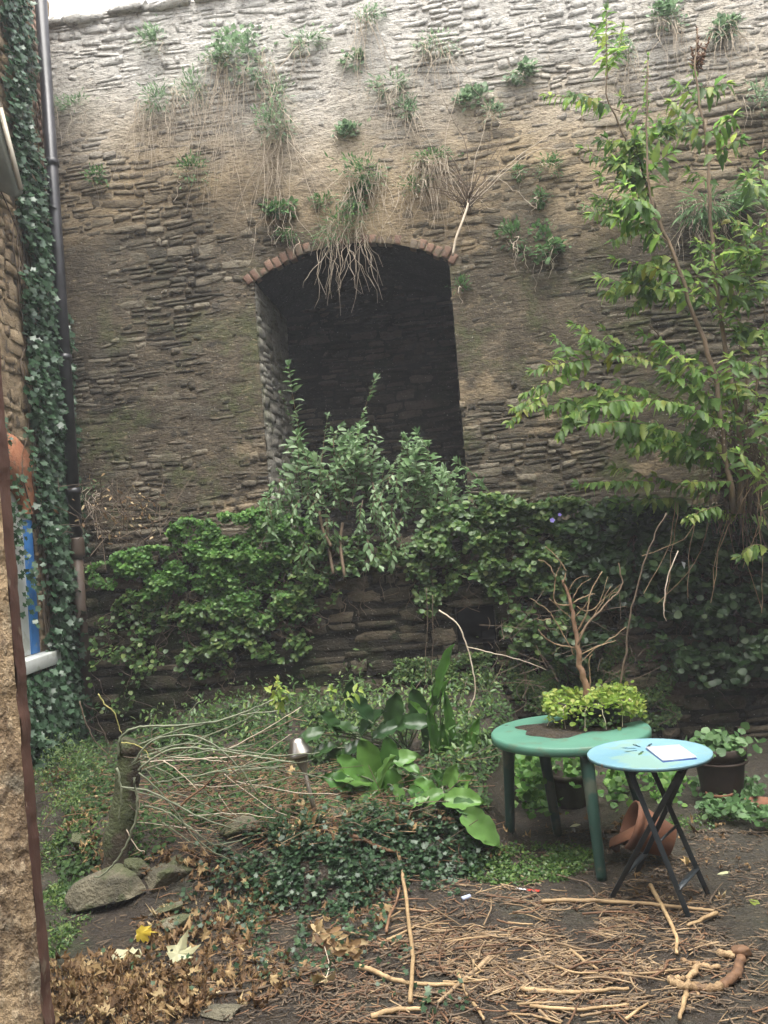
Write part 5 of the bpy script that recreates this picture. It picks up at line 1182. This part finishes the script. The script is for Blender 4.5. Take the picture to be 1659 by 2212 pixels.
cane('long pale cane running level to the stake light', [(300, 1665), (310, 1653), (350, 1626), (400, 1616), (467, 1621), (553, 1636), (640, 1648)], D5-.05, .008)
cane('pale cane under the level one, straight to the bergenia', [(290, 1640), (333, 1626), (400, 1606), (480, 1617), (600, 1632), (690, 1625)], D5, .006)
cane('pale cane hooping down from the stump to the ground at left', z10([(870, 60), (885, 200), (880, 330), (840, 450), (800, 530), (730, 630), (660, 695), (610, 705)]), D5-.25, .0085)
cane('short curved cane hanging in front of the stump', z10([(755, 0), (785, 130), (785, 230), (770, 340)]), D5-.18, .0075)
cane('pale cane sloping down right from the stump across the flat rock', z10([(900, 30), (1010, 130), (1130, 270), (1240, 420), (1380, 540), (1500, 600)]), D5-.1, .006)
cane('thin cane sagging under the others toward the flat rock', z10([(920, 240), (1050, 270), (1150, 330), (1250, 400), (1350, 480), (1420, 495), (1560, 470)]), D5-.1, .0055)
cane('thin cane running from the stump to the right below the level one', z10([(1000, 100), (1150, 70), (1400, 30), (1659, 5), (1850, -10)]), D5, .006)
cane('cane crossing the others from upper left to the flat rock', z10([(1100, 160), (1220, 190), (1330, 240), (1530, 330)]), D5, .005)
cane('pale cane bowing up from the stump and down over the bank rocks', [(285, 1650), (330, 1600), (420, 1590), (500, 1640), (560, 1720)], D5-.1, .0075)
cane('pale cane leaning across the front of the stump to the lower right', [(262, 1700), (330, 1712), (420, 1760), (500, 1790)], D5-.2, .007)
cane('forked pale cane tip rising above the arching canes', [(405, 1570), (410, 1540), (425, 1520), (440, 1512)], D5, .005)
cane('pale cane running up right from the stump behind the level one', [(295, 1670), (380, 1635), (450, 1590), (520, 1560), (560, 1535)], D5+.1, .006)
cane('bright yellow kinked twig rising at the left above the stump', [(212, 1499), (225, 1520), (247, 1539), (255, 1565), (263, 1586)], D5, .0045, M_YTW)
cane('short yellow twig bending right over the stump', [(262, 1604), (290, 1608), (315, 1622), (323, 1640)], D5-.1, .004, M_YTW)
cane('orange brown stick slanting up among the canes', [(383, 1747), (410, 1722), (440, 1700), (474, 1668)], D5-.1, .008, M_TANB, 'stick')
cane('dark thin twig arching down in front of the drainpipe', [(172, 1515), (185, 1560), (205, 1600), (235, 1630)], D5+.3, .005, M_TWIG)
for i in range(48):
    x0 = rng.uniform(262, 520); y0 = rng.uniform(1600, 1800); a = rng.uniform(-.9, .6); ll = rng.uniform(60, 300)
    cm_, cn_ = random.choice([(M_GREENST, 'greenish'), (M_DRYST, 'pale dry'), (M_TWIG, 'dark brown')])
    cane(f"{'short' if ll < 120 else 'long'} thin {cn_} stem {'rising' if a > .1 else 'sloping' if a < -.3 else 'level'} in the {'upper' if y0 < 1700 else 'lower'} {'left' if x0 < 350 else 'right' if x0 > 420 else 'middle'} of the tangle", [(x0, y0), (x0+ll*.5*math.cos(a), y0-ll*.5*math.sin(a)+rng.normal(0, 8)), (x0+ll*math.cos(a), y0-ll*math.sin(a))], D5+rng.uniform(-.15, .2), rng.uniform(.0025, .0045), cm_)['group'] = 'thin dry stems tangled on the bank'
cane('long bare cane bending down across the garden wall to the strap leaves', [(948, 1318), (985, 1345), (1005, 1385), (1020, 1440), (1026, 1500), (1012, 1540), (1020, 1572)], 6.3, .007, M_DRYST)
cane('thin bare twig running right from the bent cane towards the planter', [(1010, 1398), (1060, 1410), (1120, 1425), (1180, 1447)], 6.3, .005, M_DRYST)
cane('hooked pale stem hanging on the dark creeper right of the bare shrub', [(1465, 1190), (1443, 1245), (1436, 1290), (1434, 1325), (1440, 1342)], 6.6, .006, M_DRYST)
for (x, y) in ((921, 1380), (934, 1395)): cane('thin stem hanging straight down the garden wall left of the drain hole' if x < 930 else 'slightly kinked stem hanging beside the straight one left of the drain hole', [(x, y-110), (x+2, y-30), (x-2, y+60), (x+8, y+150)], 6.9, .0035, M_TWIG)
tw = MB()
for i in range(190):
    x0 = rng.uniform(200, 1400); y0 = rng.uniform(1500, 1850) if x0 < 1050 else rng.uniform(1330, 1520); a = rng.uniform(0, 3.1); ll = rng.uniform(20, 110); q = G(x0, y0) if x0 < 1050 else P(x0, y0, 6.8); q = q+A(0, 0, .03)
    e = q+A(math.cos(a), rng.normal(0, .4), math.sin(a)*.7)*ll*q[1]/FPX; tw.tube(smooth_path([q, (q+e)/2+rng.normal(0, .015, 3), e], 3), .0025, 3, rng.random(), False)
tag(tw.build('twig_tangle', M_TWIG), 'fine brown twigs scattered through the plants of the bank', 'twigs', kind='stuff')

# ------------------------------------------------------------------ sticks on the ground
z11 = lambda l: [(553+x/3, 1659+y/3) for x, y in l]; z12 = lambda l: [(1106+x/3, 1659+y/3) for x, y in l]
def stick(lab, pts, r, mat=None, lift=0.0, name='stick', cat='stick', taper=.65, grp=None):
    if isinstance(r, float): r0 = r
    r0 *= .85; Pn = np.array([G(*p) for p in pts]); Pn[:, 2] += r0*.9+lift+(.014 if grp is None else 0)
    n_ = 4*(len(Pn)-1)+1; o = MB().tube(smooth_path(Pn, 4, r0*.12), np.linspace(r0, r0*taper, n_), 7, random.random()).build(name, mat or M_TAN, None, True); return tag(o, lab, cat, grp)
stick('longest straw coloured stick lying down the picture centre from the bank edge', z11([(925, 585), (945, 700), (975, 880), (1000, 1100), (1020, 1250), (1022, 1340), (1005, 1590)]), .0115, lift=.02, taper=.95)
stick('short thick brown branch lying on the bank ivy above the long stick', z11([(560, 490), (680, 530), (800, 585), (910, 612)]), .017, M_TANB, .03)
stick('thick tan stick lying level under the lower end of the long stick', z11([(670, 1325), (760, 1350), (850, 1395), (950, 1425), (1050, 1440), (1300, 1447)]), .014)
stick('pale forked looking stick slanting down left at bottom centre', z11([(1520, 1260), (1420, 1350), (1330, 1430), (1250, 1500), (1180, 1560)]), .012, M_STRAW)
stick('curved thick stick along the bottom picture edge', z11([(750, 1655), (850, 1620), (960, 1605), (1110, 1605)]), .014)
stick('short light stick standing out beside the slanting one', z11([(1310, 1360), (1340, 1430), (1372, 1508)]), .009)
stick('straw stick running off the bottom edge right of centre', z11([(1410, 1560), (1450, 1610), (1480, 1670)]), .009)
stick('long peeled branch lying in front of the bistro table feet', z12([(195, 900), (300, 890), (600, 897), (850, 910), (1050, 930), (1200, 945), (1310, 962)]), .013, M_TAN)
stick('broken end piece meeting the long peeled branch at a sharp angle', z12([(1332, 975), (1240, 1015), (1140, 1058)]), .013)
stick('stick pointing down from the bistro table foot, brown at its lower end', z12([(900, 790), (950, 880), (1000, 975), (1040, 1060), (1070, 1140), (1072, 1240)]), .013)
stick('straight stick leaving the bottom edge below the gnarled root', z12([(1132, 1500), (1115, 1570), (1090, 1670)]), .013)
stick('long level tan stick across the heap near the bottom right', z12([(60, 1470), (230, 1485), (400, 1492), (600, 1480), (760, 1468)]), .012)
stick('pale split stick in the heap, left of the level tan one', z12([(0, 1320), (130, 1395), (250, 1462)]), .008, M_STRAW)
stick('tan kinked stick in the upper part of the heap', z12([(380, 1212), (460, 1275), (560, 1340)]), .010)
stick('thin stick curving right toward the gnarled root', z12([(600, 1360), (750, 1365), (900, 1362), (1130, 1332)]), .007)
stick('thin stick low in the heap above the bottom edge', z12([(120, 1580), (300, 1595), (440, 1602), (600, 1585), (760, 1570)]), .009)
stick('reddish stick slanting up left of the long stick', z11([(850, 1145), (940, 1105), (1032, 1058)]), .009)
stick('thin stick lying level right of the long stick', z11([(1200, 1162), (1350, 1140), (1480, 1122), (1659, 1110)]), .008)
stick('straw coloured stick crossing the top of the long stick', z11([(760, 915), (870, 930), (1000, 942), (1180, 965)]), .007)
stick('arched brown stick touching the long stick from the left', z11([(850, 1120), (870, 1020), (910, 930), (935, 830)]), .009, M_TANB, .02)
stick('thin brown stem lying under the green table front leg', z12([(90, 680), (250, 705), (400, 745), (490, 770), (560, 870)]), .006, M_TWIG)
stick('stub of stick at the bottom edge in the heap', z12([(740, 1665), (810, 1610), (885, 1560)]), .008)
stick('pale stick at the lower left corner of the heap', z12([(180, 1608), (215, 1640), (250, 1670)]), .008, M_STRAW)
stick('short twig rising beside the right end of the peeled branch', z12([(1275, 925), (1310, 860), (1370, 780)]), .006, M_TWIG, .01)
stick('dark straight stick crossing the leaf drift below the bank', z11([(-400, 1500), (-100, 1480), (100, 1440), (300, 1370), (560, 1300), (760, 1270), (900, 1205), (1100, 1100)]), .007, M_TWIG)
for i in range(165):                                   # the heap of cut stems
    cx_, cy_ = (rng.normal(1130, 150), rng.normal(2090, 62)) if rng.random() < .75 else (rng.normal(960, 90), rng.normal(2010, 50))
    cy_ = min(cy_, 2215)
    a = rng.normal(-.15, .45) if rng.random() < .7 else rng.uniform(-1.5, 1.5); ll = rng.uniform(35, 125); dx, dy = math.cos(a)*ll/2, math.sin(a)*ll/2*.55
    mt_, nm_ = random.choice([(M_STRAW, 'straw coloured'), (M_TAN, 'peeled tan'), (M_TWIG, 'dark brown'), (M_TANB, 'red brown'), (M_TANB, 'red brown'), (M_STRAW, 'straw coloured')])
    ln_ = 'short' if ll < 60 else 'long' if ll > 98 else 'middling'; dr_ = 'level' if abs(a) < .18 else 'gently rising' if 0 < a < .7 else 'gently sloping' if -.7 < a < 0 else 'steeply angled'
    wh_ = ('by the bank edge' if cy_ < 2010 else 'left of the long upright stick' if cx_ < 870 else 'at the bottom picture edge' if cy_ > 2165 else 'near the gnarled root' if cx_ > 1330 else 'in front of the bistro table' if cx_ > 1180 and cy_ < 2070 else 'right beside the long stick' if cx_ < 980 else 'in the middle of the heap')
    stick(f'{ln_} {nm_} {dr_} cut stem lying {wh_}', [(cx_-dx, cy_-dy), (cx_+rng.normal(0, 5), cy_+rng.normal(0, 5)), (cx_+dx, cy_+dy)], float(rng.uniform(.003, .0068)), mt_, float(rng.uniform(0, .03)), grp='cut stems in the heap')
def scatter_twigs(name, lab, n, cen, spr, ll, r, mat, amean=-.1, asd=.7):
    X = rng.normal(cen[0], spr[0], n); Y = np.clip(rng.normal(cen[1], spr[1], n), 1800, 2240); mb = MB()
    for x, y in zip(X, Y):
        if fbm(x/70, y/25, 0, 33, 3) < (.04 if mat is M_STRAW else -.15): continue
        c = PZ(x, y, 0); c[2] = H(c[0], c[1])+.004+abs(rng.normal(0, .008)); a = rng.normal(amean, asd); l = rng.uniform(*ll)
        d = A(math.cos(a), math.sin(a), rng.normal(0, .08))*l/2; mb.tube([c-d, c+rng.normal(0, .004, 3), c+d], rng.uniform(*r), 3, rng.random(), False)
    return tag(mb.build(name, mat), lab, 'litter', kind='stuff')
scatter_twigs('stem_litter', 'countless small straw coloured stems covering the damp ground', 2600, (1150, 2080), (210, 75), (.03, .17), (.0012, .0038), M_STRAW)
scatter_twigs('bark_litter', 'dark bark crumbs and twig bits on the damp ground', 5200, (1050, 2080), (330, 100), (.012, .08), (.0015, .0045), M_TWIG, 0, 1.2)
scatter_twigs('brown_litter', 'reddish brown chips and twig bits on the damp ground', 2200, (1000, 2090), (300, 90), (.015, .09), (.0015, .004), M_TANB, 0, 1.2)
for (nm, lb, n_, cc, sp_, mt) in (('bank_stems', 'dry straw coloured stems strewn over the planted bank', 450, (560, 1730), (170, 65), M_STRAW), ('bank_twig_litter', 'brown twigs and bark strewn over the planted bank', 600, (600, 1740), (220, 75), M_TANB)):
    mb = MB()
    for i in range(n_):
        q = G(rng.normal(cc[0], sp_[0]), np.clip(rng.normal(cc[1], sp_[1]), 1560, 1990))+A(0, 0, .015+abs(rng.normal(0, .03))); a = rng.uniform(-.6, .8) if rng.random() < .6 else rng.uniform(0, 6.28); l = rng.uniform(.04, .28)
        d = A(math.cos(a), rng.normal(0, .4), math.sin(a)*.5)*l/2; mb.tube([q-d, q+rng.normal(0, .006, 3), q+d], rng.uniform(.0012, .0032), 3, rng.random(), False)
    tag(mb.build(nm, mt), lb, 'litter', kind='stuff')
scatter_twigs('ground_crumbs', 'dark crumbs and bits on the damp ground round the bistro table', 2600, (1480, 1900), (190, 90), (.006, .05), (.0012, .0038), M_TWIG, 0, 1.5)
scatter_twigs('pale_crumbs', 'pale dry bits on the damp ground round the bistro table', 500, (1450, 1900), (220, 90), (.006, .05), (.001, .003), M_STRAW, 0, 1.5)
# gnarled root
M_RTAN = mat_simple('root_wood', (.26, .16, .08), (.56, .40, .22), 9, .75, 1, .008, spots=(16, .55, (.13, .075, .04)))
rt = thing('gnarled_root', 'gnarled peeled root with looping forks and a rough brown knob, bottom right', 'root')
def rpart(nm, l, r, mat, taper=.8):
    Pn = np.array([G(*p) for p in z12(l)]); r *= .68; Pn[:, 2] += r*1.0+.008; n_ = 5*(len(Pn)-1)+1
    MB().tube(smooth_path(Pn, 5, .003), np.linspace(r, r*taper, n_)*(1+.10*np.sin(np.arange(n_)*1.7)+rng.normal(0, .025, n_)), 9, random.random()).build(nm, mat, rt, True)
rpart('main_root', [(1035, 1410), (1060, 1435), (1120, 1455), (1200, 1462), (1300, 1470), (1370, 1452)], .024, M_RTAN, 1.1); rpart('brown_root', [(1360, 1455), (1430, 1415), (1470, 1360), (1485, 1290), (1490, 1240)], .027, M_TANB, 1.0)
rpart('fork', [(1110, 1280), (1160, 1300), (1210, 1312), (1280, 1322), (1352, 1325)], .018, M_RTAN); rpart('fork', [(1210, 1318), (1175, 1370), (1130, 1405), (1080, 1400), (1035, 1412)], .019, M_RTAN)
rpart('fork', [(1115, 1440), (1095, 1415), (1100, 1400)], .012, M_RTAN); rpart('stub', [(1340, 1232), (1390, 1243), (1450, 1258)], .021, M_RTAN, .95); rpart('stub', [(1205, 1462), (1212, 1505)], .011, M_RTAN)
kb = G(*z12([(1490, 1250)])[0])+A(0, 0, .035); bm = bmesh.new(); bmesh.ops.create_icosphere(bm, subdivisions=3, radius=.033); V = np.array([v.co for v in bm.verts]); T = np.array([[v.index for v in fc.verts] for fc in bm.faces]); bm.free()
V = V*(1+.55*fbm(V[:, 0]*45, V[:, 1]*45, V[:, 2]*45))[:, None]*A(1.15, .8, .8)+kb; link('knob', mk_mesh('knob', V, None, T, {'tint': np.full(len(V), .9)}), M_TANB, rt)

# ------------------------------------------------------------------ fallen leaves
L = Leaves(); pts = []
for (px, py, rx, ry, k) in ((300, 2130, 200, 70, 780), (430, 2010, 130, 60, 330), (250, 2190, 190, 40, 420), (560, 1720, 160, 70, 110), (640, 1800, 120, 40, 90), (800, 1780, 160, 30, 70), (780, 1960, 120, 60, 60), (560, 1950, 60, 60, 130), (150, 2140, 60, 60, 60), (350, 1870, 50, 25, 40), (640, 1810, 80, 40, 40), (560, 2120, 90, 60, 130), (900, 1830, 250, 60, 24), (1350, 1800, 250, 40, 36), (1500, 1900, 140, 60, 30), (430, 1880, 90, 40, 90), (200, 1760, 60, 110, 170), (130, 1680, 60, 60, 90), (60, 1640, 40, 40, 0), (250, 1850, 60, 40, 60)):
    for i in range(k):
        a = rng.uniform(0, 6.28); rr = math.sqrt(random.random()); x, y = px+rx*rr*math.cos(a), py+ry*rr*math.sin(a)
        if y > 2225: continue
        pts.append((G(x, y)+A(0, 0, .006+abs(rng.normal(0, .016)))))
pts = np.array(pts); n = len(pts); L.add(pts, rdir(n, (0, 0, 0), 1)*A(1, 1, .35), rdir(n, (0, -.25, 1), .35), rng.uniform(.02, .10, n)*rng.uniform(.6, 1, n), np.clip(rng.beta(1.0, 2.1, n), 0, 1), 0, rng.uniform(.45, 1.1, n))
L.k[-1] = rng.integers(0, 4, n); tag(L.build(T_MAPLE, M_DEAD, None, mass='leaf_litter'), 'drift of dry brown maple leaves below the rocks at the lower left', 'leaf litter', kind='stuff')
def leaf1(lab, px, py, size, rot, mat, tpl, lift=.03, nn_=(0, -.45, 1), wid=1, stem=None, name='fallen_leaf', pos=None, cat='leaf'):
    p = (G(px, py) if pos is None else pos)+A(0, 0, lift); a = math.radians(rot); ax = A(math.cos(a), math.sin(a), .05); R_ = frame(ax[None], np.asarray(nn_, float)[None])[0]
    V, T = tpl; V = (V-A(.5, 0, 0))*A(size, size*wid, size); V = V @ R_.T+p; o = link(name, mk_mesh(name, V, None, T, {'tint': np.full(len(V), random.random())}), mat); tag(o, lab, cat)
    if stem: MB().tube(smooth_path([p, *[G(*s)+A(0, 0, .03+.02*i) for i, s in enumerate(stem)]], 4), .0022, 4).build('stalk', M_DRYST, o)
leaf1('single bright yellow leaf below the largest rock', 307, 2040, .12, 10, M_YEL, T_MAPLE[0], .05, (0, -.8, .7), .8)
leaf1('pale green white maple leaf under the yellow leaf', 285, 2074, .17, 200, M_PALE, T_MAPLE[0], .04)
leaf1('cream maple leaf right of the pale green one', 385, 2080, .17, 20, M_PALE, T_MAPLE[2], .04, (0, -.6, .9))
leaf1('curled brown leaf hanging upright at the right of the leaf drift', 522, 2115, .15, 95, M_DEAD, T_MAPLE[1], .05, (.5, -1, .3), .5)
leaf1('big curled brown leaf with long stalk under the bank centre', 706, 2135, .13, 200, M_DEAD, T_MAPLE[3], .04, (0, -.7, .7), 1, [(712, 2100), (703, 2070)])
leaf1('pale lance shaped leaf on the bare ground at the far right', 1580, 1890, .155, -3, M_PALE, T_LANCE, .006, (0, -.1, 1), .9)
leaf1('pale leaf lying under the green table', 1252, 1785, .12, 5, M_PALE, T_LANCE, .006, (0, -.2, 1), 1)
leaf1('small lime green leaf on the ground at the right edge', 1629, 1953, .05, 30, M_LIME, T_ROUND, .006)
leaf1('big orange brown maple leaf on the ledge left of the bright creeper', 0, 0, .17, 100, M_DEAD, T_MAPLE[2], 0, (0, -1, .5), 1, pos=W(272, 1222, LOFF+.08))
leaf1('white triangular scrap caught on the dark creeper', 0, 0, .095, 60, M_PAP, (np.array([(0, -.3, 0), (0, .35, 0), (1, .1, .05)], float), np.array([(0, 1, 2)])), 0, (0, -1, .1), 1, name='paper_scrap', pos=W(1478, 1220, LOFF+.38), cat='scrap')
leaf1('yellow lobed leaf lying between the green table legs', 1152, 1672, .08, 40, M_YEL, T_MAPLE[1], .1, (0, -.8, .8))
o = thing('dead_frond', 'rusty curled dead frond on the bank edge right of the leaf drift', 'dead plant'); L = Leaves()
for (px, py, k) in ((715, 2050, 34), (745, 2065, 26), (690, 2020, 12), (675, 1780, 26), (665, 1760, 12), (640, 1800, 14)):
    q = np.array([G(px+rng.normal(0, 14), py+rng.normal(0, 12)) for i in range(k)])+A(0, 0, .05); L.add(q, rdir(k, (.4, -.2, -.4), .6), rdir(k, (0, -.8, .5), .4), rng.uniform(.04, .09, k))
L.build(T_LANCE, M_DEAD, o, solo=124)
# litter
M_RED = mat_simple('red_plastic', (.55, .06, .04), (.62, .08, .05), 3, .4, .05, .001)
wrp = thing('wrapper', 'torn red and white plastic wrapper strip left of the green table foot', 'wrapper'); a_, b_, c_ = G(1115, 1922)+A(0, 0, .008), G(1138, 1926)+A(0, 0, .01), G(1166, 1928)+A(0, 0, .008)
MB().bar(a_, b_, .014, .002).build('white_end', M_PAP, wrp); MB().bar(b_, c_, .024, .002).build('red_strip', M_RED, wrp)
a_, b_ = G(999, 1947)+A(0, 0, .012), G(1016, 1943)+A(0, 0, .016)
tag(MB().tube([a_, b_], .011, 10).build('lighter', mat_simple('pale_blue_plastic', (.45, .50, .68), (.5, .55, .72), 3, .4, .05, .001), None, True), 'small pale blue plastic tube on the ground at the bank edge', 'litter')
# violet flowers on the creeper
for i, (x, y, lb) in enumerate(((1193, 1124, 'larger violet flower on the round leaved creeper'), (1209, 1112, 'smaller violet flower just above right of the larger one'))):
    o = MB(); c = W(x, y, LOFF+.33); V, T = fan_leaf(ring(10, lambda a: .5 if int(a/.6283) % 2 == 0 else .3), .3); V = (V-A(.5, 0, 0))*(.05-.015*i); o.add(V @ frame(A(1, 0, 0)[None], A(0, -1, .3)[None])[0].T+c, None, T)
    tag(o.build('flower', mat_simple('violet_petal', (.16, .12, .45), (.2, .15, .5), 3, .5, .05, .001)), lb, 'flower')
# ------------------------------------------------------------------ thin haze volume added for the milky glare over the yard
hz = MB().box((-6.3, -1.0, -1.2), (6.5, 10.6, 7.75)); mh = bpy.data.materials.new('haze'); mh.use_nodes = True; nt = mh.node_tree; nt.nodes.clear()
o_ = nt.nodes.new('ShaderNodeOutputMaterial'); v_ = nt.nodes.new('ShaderNodeVolumePrincipled'); v_.inputs['Color'].default_value = (.9, .93, 1, 1); v_.inputs['Density'].default_value = .004
nt.links.new(v_.outputs[0], o_.inputs['Volume']); tag(hz.build('haze', mh), 'thin haze added for the milky glare over the yard', kind='stuff')
